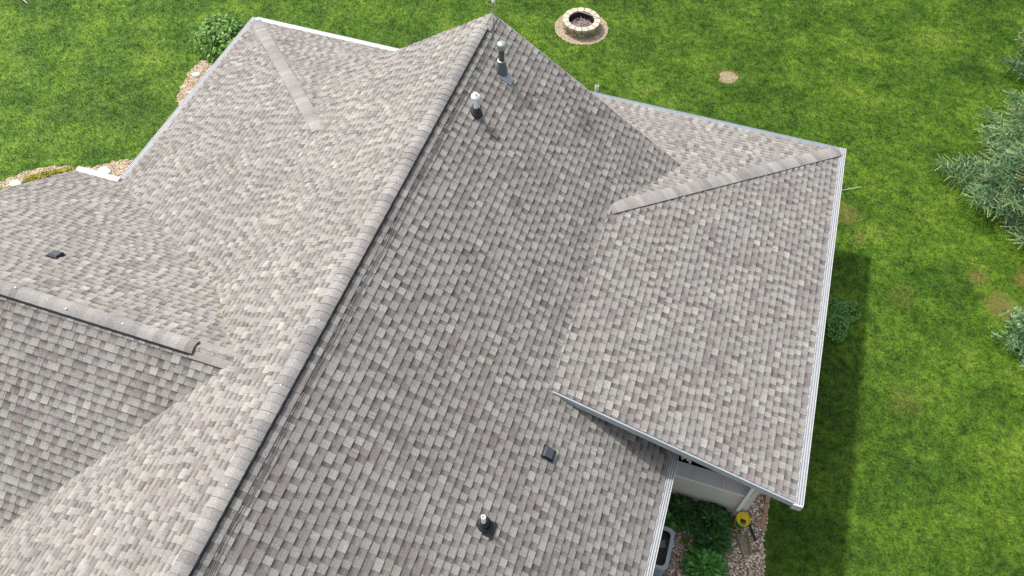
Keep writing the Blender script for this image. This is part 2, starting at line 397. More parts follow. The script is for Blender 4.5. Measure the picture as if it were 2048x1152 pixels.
def slope(name, origin, udir, downplan, pitch, pieces, seed, label=None):
    """origin: point on eave line; udir: unit plan dir along eave; downplan: plan dir pointing downhill.
       pieces: convex plan polygons.  v measured uphill along slope"""
    R = random.Random(seed)
    o = Vector(origin); u3 = Vector((*udir, 0)); k = math.hypot(1, pitch)
    v3 = Vector((-downplan[0], -downplan[1], pitch)) / k; n3 = u3.cross(v3)
    if n3.z < 0: n3 = -n3
    def uv(p): d = (p[0] - o.x) * downplan[0] + (p[1] - o.y) * downplan[1]; return ((p[0] - o.x) * udir[0] + (p[1] - o.y) * udir[1], -d * k)
    P2 = []
    for pc in pieces:
        q = [uv(p) for p in pc]
        A = sum(q[i][0] * q[(i + 1) % len(q)][1] - q[(i + 1) % len(q)][0] * q[i][1] for i in range(len(q)))
        if A < 0: q.reverse()
        P2.append(q)
    umin = min(p[0] for q in P2 for p in q); umax = max(p[0] for q in P2 for p in q)
    vmin = min(p[1] for q in P2 for p in q); vmax = max(p[1] for q in P2 for p in q)
    sh = MB()
    pt = lambda u, v, h: o + u3 * u + v3 * v + n3 * h
    def emit(quad, hfun, c, skirt):
        for q in P2:
            if max(p[0] for p in q) < quad[0][0] or min(p[0] for p in q) > quad[1][0] or max(p[1] for p in q) < quad[0][1] or min(p[1] for p in q) > quad[2][1]: continue
            pl = quad
            for i in range(len(q)):
                pl = clip(pl, q[i], q[(i + 1) % len(q)])
                if len(pl) < 3: break
            if len(pl) < 3: continue
            top = [pt(a, b, hfun(b)) for a, b in pl]
            sh.poly(top, c)
            if skirt:
                bot = [pt(a, b, -.004) for a, b in pl]; n = len(pl)
                for i in range(n):
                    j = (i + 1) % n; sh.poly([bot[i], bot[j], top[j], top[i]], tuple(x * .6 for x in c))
    i0 = int(math.floor(vmin / EXPO)); i1 = int(math.ceil(vmax / EXPO))
    for i in range(i0, i1):
        v0, v1 = i * EXPO, (i + 1) * EXPO
        u = umin - R.uniform(0, .3); tooth = R.random() < .5
        drift = 0
        while u < umax:
            w = R.choice((.10, .115, .13, .145, .16)) * R.uniform(.92, 1.08)
            if not tooth: w *= R.uniform(.68, .95)
            c = R.choices(PAL, PW)[0][0]; f = R.uniform(.93, 1.07); c = tuple(x * f for x in c)
            t = (.0125 if tooth else .005) * R.uniform(.85, 1.2)
            h = lambda v, t=t: .001 + t * (1 - (v - v0) / EXPO)
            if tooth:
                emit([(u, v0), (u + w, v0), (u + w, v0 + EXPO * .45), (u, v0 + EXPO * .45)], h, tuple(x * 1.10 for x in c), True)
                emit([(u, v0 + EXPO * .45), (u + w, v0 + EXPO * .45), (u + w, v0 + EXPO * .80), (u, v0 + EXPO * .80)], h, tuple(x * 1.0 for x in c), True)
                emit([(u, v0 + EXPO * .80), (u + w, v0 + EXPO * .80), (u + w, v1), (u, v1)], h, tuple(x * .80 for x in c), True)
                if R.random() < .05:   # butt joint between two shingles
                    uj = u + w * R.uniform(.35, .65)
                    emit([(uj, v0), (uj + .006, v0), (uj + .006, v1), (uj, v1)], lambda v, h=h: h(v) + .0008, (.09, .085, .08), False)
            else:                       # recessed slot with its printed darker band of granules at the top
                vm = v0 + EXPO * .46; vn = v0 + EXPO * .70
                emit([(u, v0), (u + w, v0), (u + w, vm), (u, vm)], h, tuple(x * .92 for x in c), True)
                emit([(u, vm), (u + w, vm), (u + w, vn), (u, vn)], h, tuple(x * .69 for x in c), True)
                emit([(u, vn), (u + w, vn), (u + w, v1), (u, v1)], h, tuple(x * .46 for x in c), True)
            u += w; tooth = not tooth if R.random() < .95 else tooth
    # deck under the shingles
    for q in P2:
        tp = [pt(a, b, -.005) for a, b in q]; bt = [pt(a, b, -.05) for a, b in q]; n = len(q)
        sh.poly(tp, (.2, .18, .17)); sh.poly(bt[::-1], (.35, .33, .3))
        for i in range(n): sh.poly([bt[i], bt[(i + 1) % n], tp[(i + 1) % n], tp[i]], (.33, .31, .29))
    ob = sh.build(name, M_SH, house)
    if label: ob['label'] = label
    return ob

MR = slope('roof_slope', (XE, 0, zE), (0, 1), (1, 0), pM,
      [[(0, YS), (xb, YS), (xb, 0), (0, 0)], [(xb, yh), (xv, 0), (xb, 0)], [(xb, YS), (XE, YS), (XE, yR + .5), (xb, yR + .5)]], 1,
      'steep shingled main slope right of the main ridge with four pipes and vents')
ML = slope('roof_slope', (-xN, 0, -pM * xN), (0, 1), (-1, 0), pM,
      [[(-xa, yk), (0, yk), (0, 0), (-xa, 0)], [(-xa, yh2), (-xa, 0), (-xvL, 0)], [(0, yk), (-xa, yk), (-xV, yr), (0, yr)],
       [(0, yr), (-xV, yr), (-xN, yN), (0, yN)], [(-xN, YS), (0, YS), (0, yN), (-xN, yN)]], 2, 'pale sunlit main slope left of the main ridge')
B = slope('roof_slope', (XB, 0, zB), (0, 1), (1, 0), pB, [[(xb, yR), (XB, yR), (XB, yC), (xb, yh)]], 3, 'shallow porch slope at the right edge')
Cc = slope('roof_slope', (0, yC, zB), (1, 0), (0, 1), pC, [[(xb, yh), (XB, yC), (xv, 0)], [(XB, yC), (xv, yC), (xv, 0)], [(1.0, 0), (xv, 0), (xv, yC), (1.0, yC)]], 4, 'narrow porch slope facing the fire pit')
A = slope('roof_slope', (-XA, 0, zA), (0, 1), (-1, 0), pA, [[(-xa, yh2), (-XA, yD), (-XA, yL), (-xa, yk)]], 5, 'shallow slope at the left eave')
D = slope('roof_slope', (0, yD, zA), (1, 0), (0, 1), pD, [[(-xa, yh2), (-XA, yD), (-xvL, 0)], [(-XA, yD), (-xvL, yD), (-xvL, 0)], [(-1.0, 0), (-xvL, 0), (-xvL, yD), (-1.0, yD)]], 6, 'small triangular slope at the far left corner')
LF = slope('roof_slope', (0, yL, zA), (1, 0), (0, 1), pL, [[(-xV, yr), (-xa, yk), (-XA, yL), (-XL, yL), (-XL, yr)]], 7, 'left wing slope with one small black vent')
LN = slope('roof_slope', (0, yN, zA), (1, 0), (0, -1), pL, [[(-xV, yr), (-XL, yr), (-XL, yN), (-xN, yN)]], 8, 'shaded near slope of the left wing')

# --- ridge and hip caps
CAPC = [(.35, .34, .33), (.32, .31, .30), (.37, .365, .35), (.28, .275, .27), (.36, .345, .33), (.33, .325, .32)]
def cap(name, a, b, s1, s2, w, lift, seed, rough_lip=.007, expo=.143, flat=.35):
    """a->b ridge line (a is the overlapped/lower end); s1,s2 down-slope unit vectors"""
    R = random.Random(seed); mbc = MB()
    a, b, s1, s2 = Vector(a), Vector(b), Vector(s1).normalized(), Vector(s2).normalized()
    L = (b - a).length; n = max(1, int(L / expo)); z = Vector((0, 0, 1))
    ts = [-1, -.75, -.45, -.2, 0, .2, .45, .75, 1]
    mid = (s1 + s2) * .5
    def sec(p, h):
        r = []
        for t in ts:
            s = s1 if t < 0 else s2; q = abs(t)
            rnd = mid * w * .42 * (1 - q) ** 2      # rounding near the crest
            r.append(p + s * (q * w) + rnd + z * (lift + h + .012))
        return r
    prev = R.choice(CAPC)
    for i in range(n):
        p0 = a + (b - a) * (i / n); p1 = a + (b - a) * ((i + 1.0) / n)
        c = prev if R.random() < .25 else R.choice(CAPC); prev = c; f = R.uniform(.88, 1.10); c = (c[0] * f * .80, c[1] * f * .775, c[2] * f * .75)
        r0 = sec(p0, rough_lip * R.uniform(.7, 1.5)); r1 = sec(p1, 0)
        d0 = [q - z * .014 for q in r0]; m_ = len(ts)
        mbc.mesh(r0 + r1, [[j, j + 1, m_ + j + 1, m_ + j] for j in range(m_ - 1)], c)
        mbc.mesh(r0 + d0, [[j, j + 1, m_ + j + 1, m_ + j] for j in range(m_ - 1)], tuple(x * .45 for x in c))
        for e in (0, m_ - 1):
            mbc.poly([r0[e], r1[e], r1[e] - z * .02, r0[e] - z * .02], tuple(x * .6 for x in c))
    return mbc.build(name, M_SH, house)
kM = math.hypot(1, pM); sR = (1 / kM, 0, -pM / kM); sL = (-1 / kM, 0, -pM / kM)
wc = .148
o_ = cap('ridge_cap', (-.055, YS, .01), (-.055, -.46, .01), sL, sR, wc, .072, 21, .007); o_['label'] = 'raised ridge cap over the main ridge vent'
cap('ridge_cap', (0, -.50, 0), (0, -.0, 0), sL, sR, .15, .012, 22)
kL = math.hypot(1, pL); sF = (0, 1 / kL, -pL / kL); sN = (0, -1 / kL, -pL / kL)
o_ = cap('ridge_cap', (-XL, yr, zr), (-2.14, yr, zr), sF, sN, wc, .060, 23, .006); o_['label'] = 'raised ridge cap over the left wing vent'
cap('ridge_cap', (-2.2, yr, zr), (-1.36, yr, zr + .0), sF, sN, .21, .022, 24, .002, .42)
def vent_strip(a, b, s1, s2, w):
    v = MB(); a, b = Vector(a), Vector(b); z = Vector((0, 0, 1))
    for s in (Vector(s1), Vector(s2)):
        e = s * (w * .45)
        p = [a + e + z * .03, b + e + z * .03, b + s * w + z * .040, a + s * w + z * .040]; q = [a + e, b + e, b + s * w + z * .012, a + s * w + z * .012]
        v.mesh(p + q, [(0, 1, 2, 3), (4, 7, 6, 5), (3, 2, 6, 7), (0, 3, 7, 4), (1, 5, 6, 2)])
    return v.build('ridge_vent', M_BLACK, house)
vent_strip((-.055, YS, .01), (-.055, -.47, .01), sL, sR, wc + .016)
vent_strip((-XL, yr, zr), (-2.15, yr, zr), sF, sN, wc + .014)
def hip(a, b, n1, n2, seed, w=.16):
    d = (Vector(b) - Vector(a)).normalized()
    s = []
    for nn in (n1, n2):
        nn = Vector(nn).normalized(); q = d.cross(nn).normalized(); s.append(q)
    # point each side away from the other plane's normal side (downhill)
    if s[0].z > 0: s[0] = -s[0]
    if s[1].z > 0: s[1] = -s[1]
    return cap('hip_cap', a, b, s[0], s[1], w, .010, seed, .006)
nB = (pB, 0, 1); nC = (0, pC, 1); nA = (-pA, 0, 1); nD = (0, pD, 1)
hip((XB - .03, yC - .02, zB + .012), (xb, yh, zb + .005), nB, nC, 31)
hip((-XA + .03, yD - .02, zA + .012), (-xa, yh2, za + .005), nA, nD, 32)

db_ = MB()
for k in range(12):
    yy = -1 - k * .95 + random.uniform(-.4, .4); xx = -.055 + random.uniform(-.05, .07); db_.lathe([(.001, .004), (.009, .003), (.015 * random.uniform(.5, 1), -.004)], (xx, yy, .068 - abs(xx + .055) * .35), 7)
for k in range(4):
    xx = -6.6 + k * 1.05; db_.lathe([(.001, .004), (.009, .003), (.018, -.004)], (xx, yr + random.uniform(-.05, .05), zr + .052), 7)
tag(db_.build('bird_droppings', mat('chalk_white', (.8, .8, .77), .9)), 'small white bird droppings spotted along the ridge caps', 'droppings', kind='stuff')
ch = MB()
for k in range(16):
    t_ = k / 15; x = -xV + (-xa + xV) * t_ * 1.5 if t_ < .67 else -xa + (-XA + xa) * (t_ - .67) * 1.0; y = yr + (yk - yr) * t_ * 1.5 if t_ < .67 else yk + (yL - yk) * (t_ - .67) * 1.0
    z = max(-pM * abs(x) if abs(x) < xa else za - pA * (abs(x) - xa), zA + pL * (yL - y)) + .028
    a = random.uniform(0, 6.28); q = random.uniform(.02, .045); ch.poly([(x + q * math.cos(a), y + q * math.sin(a), z), (x + q * math.cos(a + 2), y + q * math.sin(a + 2), z + .004), (x + q * .6 * math.cos(a + 4), y + q * math.sin(a + 4), z)], random.choice([(.42, .33, .2), (.36, .3, .2), (.3, .27, .22)]))
tag(ch.build('valley_debris', M_COL), 'tan scraps and grit caught in the left roof valley', 'debris', kind='stuff')
# --- gutters with ribbed guards
def gutter(a, b, out, m, w=.125, ribs=True, gm=None):
    gb = MB(); h = .12
    sec = [(0, -.02), (0, -h), (w * .68, -h), (w * .82, -h * .72), (w, -h * .5), (w, 0), (w - .012, 0), (w - .012, -.02)]
    gb.sweep(a, b, sec, out); g = gb.build('gutter', m, house)
    if ribs:
        rb = MB(); a2, b2 = Vector(a), Vector(b)
        s = [(-.004, -.016)]
        nr = 3
        for i in range(nr):
            x0 = (w - .02) * i / nr; x1 = (w - .02) * (i + 1) / nr
            s += [(x0 + .001, -.002), (x1 - .015, -.002), (x1 - .014, -.016), (x1 - .002, -.016)]
        cols = {3 + 4 * i: (.35, .36, .38) for i in range(nr)}
        s += [(w - .016, -.002), (w - .014, -.018)]
        rb.sweep(a, b, s, out, cols=cols); r = rb.build('gutter_guard', gm or (M_GUARD if m is M_WHITE else m), g)
        r.matrix_parent_inverse = Matrix.Identity(4)
    return g
g1 = gutter((XB + .005, yR - .03, zB - .005), (XB + .005, yC + .13, zB - .005), (1, 0, 0), M_WHITE, .15); g1['label'] = 'long white gutter along the right porch eave'
g2 = gutter((XB + .003, yC + .005, zB - .007), (1.0, yC + .005, zB - .007), (0, 1, 0), M_GUTG, .12)
g3 = gutter((-XA - .005, yD + .12, zA - .005), (-XA - .005, yL + .127, zA - .005), (-1, 0, 0), M_WHITE, .135, gm=M_LIGHT)
g4 = gutter((-XA - .003, yD + .005, zA - .007), (-1.0, yD + .005, zA - .007), (0, 1, 0), M_WHITE, .16, gm=M_BRIGHT)
g5 = gutter((-XL, yL + .005, zA - .007), (-XA - .137, yL + .005, zA - .007), (0, 1, 0), M_WHITE, .15, gm=M_BRIGHT)
g6 = gutter((XE + .005, YS, zE - .005), (XE + .005, yR + .35, zE - .005), (1, 0, 0), M_WHITE, .14); g6['label'] = 'white gutter of the main roof beside the gravel bed'
gutter((-XL, yN - .005, zA - .007), (-xN, yN - .005, zA - .007), (0, -1, 0), M_WHITE, .125)
# drip edges / starter strip showing pale along the eaves
for (a, b, o2) in (((XB, yR, zB), (XB, yC, zB), (1, 0)), ((-XA, yD, zA), (-XA, yL, zA), (-1, 0))):
    db = MB(); db.sweep(a, b, [(-.02, .0), (.012, -.004), (.012, -.012), (-.02, -.01)], (*o2, 0))
    db.build('drip_edge', M_DRIP, house)

# --- rake boards (fascia following the roof edge)
def rake(a, b, out, m, drop=.16, th=.03, name='rake_board', lip=True):
    a, b, out = Vector(a), Vector(b), Vector(out); z = Vector((0, 0, 1)); rb = MB()
    p = [a - z * .012, b - z * .012, b - z * drop, a - z * drop]; q = [x + out * th for x in p]
    rb.mesh(p + q, [(0, 1, 2, 3), (7, 6, 5, 4), (0, 4, 5, 1), (1, 5, 6, 2), (2, 6, 7, 3), (3, 7, 4, 0)])
    return rb.build(name, m, house)
o_ = rake((xb + .05, yR, zb - .02), (XB + .02, yR, zB), (0, -1, 0), M_TRIM, .17, .035); o_['label'] = 'blue grey metal rake board under the porch roof edge'
kk = MB(); kk.box((XB - .02, yR - .06, zB - .20), (XB + .15, yR - .031, zB - .01)); kk.build('gutter_end_cap', M_WHITE, house)
for sx in (-1, 1):
    rake((0, 0, 0), (sx * 4.9, 0, -4.9 * pM), (0, 1, 0), M_DRIP, .16, .025)
rake((-XL, yL, zA), (-XL, yr, zr), (-1, 0, 0), M_DRIP, .16, .025); rake((-XL, yN, zA), (-XL, yr, zr), (-1, 0, 0), M_DRIP, .16, .025)
# --- walls
def siding(name, a, b, z0, z1, out, m=M_SID, ex=.11):
    """lap siding wall from a to b (plan), outward dir out"""
    w = MB(); a = Vector((*a, 0)); b = Vector((*b, 0)); o2 = Vector((*out, 0)); n = max(1, int(round((z1 - z0) / ex)))
    for i in range(n):
        za_ = z0 + (z1 - z0) * i / n; zb_ = z0 + (z1 - z0) * (i + 1) / n
        p = [a + o2 * .014 + Vector((0, 0, za_)), b + o2 * .014 + Vector((0, 0, za_)), b + o2 * .001 + Vector((0, 0, zb_)), a + o2 * .001 + Vector((0, 0, zb_))]
        w.poly(p)
        w.poly([a + Vector((0, 0, za_)), b + Vector((0, 0, za_)), p[1], p[0]])
    p = [a - o2 * .1 + Vector((0, 0, z0)), b - o2 * .1 + Vector((0, 0, z0)), b - o2 * .1 + Vector((0, 0, z1)), a - o2 * .1 + Vector((0, 0, z1))]
    w.poly(p); w.poly([p[3], p[2], b + Vector((0, 0, z1)), a + Vector((0, 0, z1))])
    return w.build(name, m, house)
xw = 7.6; yw = -6.05; zl = -5.45
siding('wall', (5.2, yw), (xw, yw), G, zl, (0, -1))                       # low porch wall
siding('wall', (xw, yw), (xw, yC - .5), G, zB - .12, (1, 0))
siding('wall', (xw, yC - .5), (1.0, yC - .5), G, zB - .12, (0, 1))
siding('wall', (5.2, YS + .4), (5.2, yw), G, zE - .1, (1, 0))
siding('wall', (-7.55, yD - .5), (-1.0, yD - .5), G, zA - .12, (0, 1))
siding('wall', (-7.55, yD - .5), (-7.55, yL - .5), G, zA - .12, (-1, 0))
siding('wall', (-XL + .35, yL - .5), (-7.55, yL - .5), G, zA - .12, (0, 1))
siding('wall', (-XL + .35, yL - .5), (-XL + .35, yN + .5), G, zA - .12, (-1, 0))
siding('wall', (-XL + .35, yN + .5), (-5.6, yN + .5), G, zA - .12, (0, -1))
siding('wall', (-5.6, yN + .5), (-5.6, YS + .4), G, zA - .12, (-1, 0))
gw = MB(); y0 = -.35
gw.mesh([(-4.9, y0, -4.9 * pM - .06), (4.9, y0, -4.9 * pM - .06), (0, y0, -.06), (-4.9, y0, G), (4.9, y0, G)], [(0, 1, 2), (3, 4, 1, 0)])
gw.build('gable_wall', M_SID, house); gw = MB()
gw.mesh([(-XL + .35, yL - .3, zA + .15), (-XL + .35, yN + .3, zA + .15), (-XL + .35, yr, zr - .06)], [(0, 1, 2)])
gw.build('gable_wall', M_SID, house); gw = MB()
gw.mesh([(-5.6, YS + .4, G), (5.2, YS + .4, G), (5.2, YS + .4, zE), (0, YS + .4, -.06), (-5.6, YS + .4, -5.6 * pM - .06)], [(0, 1, 2, 3, 4)])
gw.build('gable_wall', M_SID, house)
# ledge of the porch wall: three pale panels
lb = MB()
for x0, x1 in ((5.3, 6.30), (6.306, 6.90), (6.906, 7.50)):
    lb.box((x0, -6.075, zl + .002), (x1, -5.76, zl + .035))
lb.build('porch_ledge', M_LEDGE, house)
lb = MB(); lb.box((5.25, yw - .02, zl - .05), (7.5, yw - .015, zl)); lb.build('ledge_trim', M_LEDGE, house)
sc_ = MB(); x1 = xw - .12; sc_.poly([(4.6, -5.73, G + .02), (x1, -5.73, G + .02), (x1, -5.73, zB + pB * (XB - x1) - .12), (4.6, -5.73, zB + pB * (XB - 4.6) - .12)]); sc_.build('porch_screen', M_SCREEN, house)
pf = MB(); pf.box((7.50, yw - .0, zl + .0), (xw, yw + .35, zB - .05)); pf.build('corner_post', M_SID, house)
lf = MB(); lf.box((5.98, -5.775, -5.20), (6.08, -5.735, -5.14)); lf.box((6.0, -5.83, -5.17), (6.03, -5.775, -5.12)); lf.box((6.10, -5.80, -5.21), (6.15, -5.735, -5.15)); lf.box((6.16, -5.82, -5.25), (6.20, -5.735, -5.18)); lf.build('flood_light', M_PVC, house)
# soffits
sf = MB()
sf.poly([(xw, yw, zB - .17), (XB, yw, zB - .17), (XB, yC, zB - .17), (xw, yC, zB - .17)]); zs = lambda x: zB + pB * (XB - x) - .171
sf.poly([(4.4, yR + .002, zs(4.4)), (XB, yR + .002, zs(XB)), (XB, -5.72, zs(XB)), (4.4, -5.72, zs(4.4))])
sf.poly([(1.0, yC - .5, zB - .17), (XB, yC - .5, zB - .17), (XB, yC, zB - .17), (1.0, yC, zB - .17)])
sf.poly([(5.2, YS, zE - .17), (XE, YS, zE - .17), (XE, yw, zE - .17), (5.2, yw, zE - .17)])
sf.poly([(-XA, yL, zA - .17), (-7.5, yL, zA - .17), (-7.5, yD, zA - .17), (-XA, yD, zA - .17)])
sf.poly([(-XA, yD - .5, zA - .172), (-1, yD - .5, zA - .172), (-1, yD, zA - .172), (-XA, yD, zA - .172)])
sf.build('soffit', M_SOF, house)
fb = MB()
fb.box((XB - .03, yR, zB - .18), (XB, yC, zB - .03)); fb.box((1.0, yC - .03, zB - .18), (XB - .031, yC, zB - .03))
fb.box((-XA, yL, zA - .18), (-XA + .03, yD, zA - .03)); fb.box((-XA + .031, yD - .03, zA - .18), (-1, yD, zA - .03))
fb.box((XE - .03, YS, zE - .18), (XE, yw - .1, zE - .03)); fb.box((-XL, yL - .03, zA - .18), (-XA - .001, yL, zA - .03))
fb.build('fascia', M_SOF, house)
# downspout on the porch wall
ds = MB(); ds.box((7.385, yw - .085, G + .12), (7.455, yw - .018, zB - .25)); ds.tube([(7.42, yw - .05, zB - .25), (7.46, yw - .25, zB - .2), (7.6, yR + .06, zB - .14)], .035, 8)
ds.build('downspout', M_PVC, house)

# ------------------------------------------------------------------ roof fittings
nM = Vector((pM, 0, 1)).normalized()
def on_MR(x, y, h=0): return Vector((x, y, -pM * x)) + nM * h
def plate(x, y, lu, lv, m, name='flashing', parent=house, h=.026):
    """flat flashing plate on the right main slope: lu along ridge, lv along slope"""
    p = MB(); c = on_MR(x, y, h); u = Vector((0, 1, 0)); v = Vector((1, 0, -pM)).normalized()
    q = [c + u * a * lu / 2 + v * b * lv / 2 for a, b in ((-1, -1), (1, -1), (1, 1), (-1, 1))]
    q2 = [w_ - nM * .02 for w_ in q]
    p.mesh(q + q2, [(0, 1, 2, 3), (0, 4, 5, 1), (1, 5, 6, 2), (2, 6, 7, 3), (3, 7, 4, 0)])
    return p.build(name, m, parent)
# grey metal flue
fx, fy = .60, -1.20; fz = -pM * fx
f1 = MB(); f1.lathe([(.118, -.08), (.112, .04), (.10, .12), (.078, .22), (.068, .27)], (fx, fy, fz + .02))
flue = f1.build('flue_pipe', M_FLUE, house, smooth=True); flue['label'] = 'grey metal flue with round cap near the gable peak'
def sub(mbx, name, m, parent, smooth=False):
    ob = mbx.build(name, m, parent, smooth=smooth); ob.matrix_parent_inverse = Matrix.Identity(4); return ob
t = MB(); t.lathe([(.055, 0), (.055, .36)], (fx, fy, fz + .28)); sub(t, 'flue_stack', M_GALVD, flue, True)
t = MB(); t.lathe([(.06, .0), (.085, .012), (.085, .03), (.06, .036)], (fx, fy, fz + .275)); sub(t, 'storm_collar', M_GALV, flue)
t = MB(); t.lathe([(.05, -.02), (.088, -.015), (.094, .02), (.096, .08), (.088, .10), (.07, .112), (.0, .118)], (fx, fy, fz + .60)); sub(t, 'flue_cap', mat('brushed_cap', (.45, .45, .46), .3, metal=.7, noise=.15, nscale=20), flue, True)
pl_ = plate(fx + .11, fy - .05, .22, .28, M_GALV, parent=flue); pl_.matrix_parent_inverse = Matrix.Identity(4)
# white vent pipe with bulb cap
def pipe_vent(x, y, h, capk, label):
    z0 = -pM * x
    t = MB(); t.lathe([(.036, 0), (.036, h), (.030, h), (.030, h - .06)] if not capk else [(.036, 0), (.036, h - .12)], (x, y, z0)); p = t.build('vent_pipe', M_PVC, house, smooth=False); p['label'] = label
    # boot: tilted collar
    Q = Vector((0, 0, 1)).rotation_difference(nM).to_matrix()
    bt = MB(); bt.lathe([(.125, .0), (.122, .03), (.10, .05), (.085, .055)], on_MR(x, y, .012), M=Q.to_4x4())
    bt.lathe([(.085, .02), (.082, .06), (.06, .075), (.055, .1), (.045, .11), (.037, .115)], (x, y, z0 + .03)); sub(bt, 'pipe_boot', M_RUB, p, True)
    if capk:
        t = MB(); t.lathe([(.04, -.03), (.055, -.025), (.082, 0), (.088, .03), (.075, .06), (.045, .075), (.034, .08), (.034, .115), (.02, .125), (0, .127)], (x, y, z0 + h - .12)); sub(t, 'pipe_cap', M_PVC, p, True)
    else:
        t = MB(); t.lathe([(.0301, 0), (0, 0.001)], (x, y, z0 + h - .05)); sub(t, 'pipe_bore', M_CREAM, p)
        pb = plate(x + .09, y - .02, .25, .20, M_RUB, parent=p, h=.024); pb.matrix_parent_inverse = Matrix.Identity(4)
    return p
pipe_vent(.53, -2.50, .50, True, 'white vent pipe with bulb cap in black boot, near the main ridge')
pipe_vent(3.03, -9.30, .36, False, 'open white vent pipe in black boot low on the right slope')
# small black box vents
def box_vent(origin, down, nrm, label):
    o2 = Vector(origin); d = Vector(down).normalized(); n = Vector(nrm).normalized(); s = d.cross(n).normalized(); t = MB()
    def Pp(a, b, h): return o2 + s * a + d * b + n * h
    wv, L0, L1 = .085, -.10, .10
    prof = [(L0, .02), (L0 + .02, .055), (L1 - .05, .085), (L1, .06), (L1 + .01, .02)]
    pts = [Pp(-wv, b, h) for b, h in prof] + [Pp(wv, b, h) for b, h in prof]; k = len(prof)
    t.mesh(pts, [[j, j + 1, k + j + 1, k + j] for j in range(k - 1)] + [list(range(k)), list(range(2 * k - 1, k - 1, -1))])
    v = t.build('box_vent', mat('black_vent_metal', (.045, .05, .06), .35, spec=.6), house); v['label'] = label
    t = MB(); pts = [Pp(a, b, .024) for a, b in ((-.11, -.12), (.11, -.12), (.11, .125), (-.11, .125))]; p2 = [q - n * .02 for q in pts]
    t.mesh(pts + p2, [(0, 1, 2, 3), (0, 4, 5, 1), (1, 5, 6, 2), (2, 6, 7, 3), (3, 7, 4, 0)]); sub(t, 'vent_flange', M_BLACK, v)
box_vent(on_MR(3.60, -7.73), (1, 0, -pM), nM, 'small black box vent on the right main slope')
zl_ = zA + pL * (yL - (-7.13))
box_vent((-6.11, -7.13, zl_), (0, 1, -pL), (0, pL, 1), 'small black box vent on the left wing slope')
# cables lying along the main ridge, tied to the lightning mast
def cable(seed, x0, amp):
    R = random.Random(seed); pts = []; y = -.12; x = .05; tx = x0
    while y > -13:
        pts.append(on_MR(x, y, .028)); y -= .22
        if R.random() < .3: tx = x0 + R.uniform(-amp, amp)
        x += (tx - x) * .45
    t = MB(); t.tube(pts, .004, 5); return t.build('cable', M_RUB, house)
cable(5, .20, .02); cable(9, .225, .06)
# mast on the far gable peak
mast = MB(); mast.tube([(0, .03, -.15), (0, .03, 2.3)], .012, 8); mo = mast.build('mast', M_GALV, house); mo['label'] = 'thin metal mast on the gable peak'
t = MB(); t.tube([(-.005 - .06 * math.cos(a) - .05, .03, .17 + .06 * math.sin(a)) for a in [math.radians(x) for x in range(40, 330, 20)]], .011, 6); sub(t, 'curled_bracket', M_BLACK, mo)
t = MB(); t.box((-.02, .01, .23), (.03, .06, .29)); sub(t, 'clamp', M_PVC, mo)
t = MB(); t.box((-.03, -.28, 2.28), (.03, .3, 2.33)); t.lathe([(.0, .13), (.09, .12), (.09, -.1), (0, -.11)], (0, .0, 2.45), 12); t.box((-.008, .2, 2.25), (.008, .42, 2.5)); sub(t, 'weather_sensor', M_PVC, mo)
# cream pipe standing just beyond the porch gutter
t = MB(); t.lathe([(.05, G), (.05, -3.6), (.042, -3.6), (.042, -3.68)], (1.84, yC + .24, 0), 16); p = t.build('standpipe', M_CREAM, house); p['label'] = 'cream plastic pipe rising beyond the far porch gutter'

# ------------------------------------------------------------------ fire pit
fp = empty('fire_pit', (FPC[0], FPC[1], G), 'round stone fire pit with pale cap stones on a tan gravel ring in the lawn', 'fire pit')
def stone_block(mbx, c, r0, r1, a0, a1, z0, z1, colr, jit=.012, bulge=.015):
    pts = []
    am = (a0 + a1) / 2
    for (r, a, z) in ((r0, a0, z0), (r1, a0, z0), (r1 + bulge, am, z0), (r1, a1, z0), (r0, a1, z0), (r0, a0, z1), (r1, a0, z1), (r1 + bulge, am, z1), (r1, a1, z1), (r0, a1, z1)):
        rr = r + random.uniform(-jit, jit); pts.append((c[0] + rr * math.cos(a), c[1] + rr * math.sin(a), z + random.uniform(-jit, jit) * .4))
    mbx.mesh(pts, [(4, 3, 2, 1, 0), (5, 6, 7, 8, 9), (0, 1, 6, 5), (1, 2, 7, 6), (2, 3, 8, 7), (3, 4, 9, 8), (4, 0, 5, 9)], colr)
H = .34
for rrow in range(3):
    wl = MB(); nb = 15; off = rrow * .5
    for i in range(nb):
        a0 = 2 * math.pi * (i + off) / nb; a1 = a0 + 2 * math.pi / nb - .035
        f = random.uniform(.7, 1.15); stone_block(wl, FPC, .43, .58 + random.uniform(-.015, .015), a0, a1, G + .01 + rrow * .088, G + .085 + rrow * .088, (.36 * f, .29 * f, .19 * f), .012, .02)
    wl.build('stone_course', M_STONE, fp)
ncap = 15
for i in range(ncap):
    a0 = 2 * math.pi * i / ncap; a1 = a0 + 2 * math.pi / ncap - .045
    cb = MB(); f = random.uniform(.92, 1.05); stone_block(cb, FPC, .425, .605, a0, a1, G + .275, G + .35, (.50 * f, .45 * f, .36 * f), .006, .014)
    cb.build('cap_stone', M_STONE, fp)
t = MB(); t.lathe([(.428, .02), (.428, .30), (.415, .30), (.41, .02)], (FPC[0], FPC[1], G), 40); t.build('steel_liner', mat('rusty_liner', (.03, .026, .025), .7, noise=.3), fp)
t = MB(); t.lathe([(0, .09), (.2, .085), (.41, .06)], (FPC[0], FPC[1], G), 24); t.build('ash_bed', M_ASH, fp)
tw = MB()
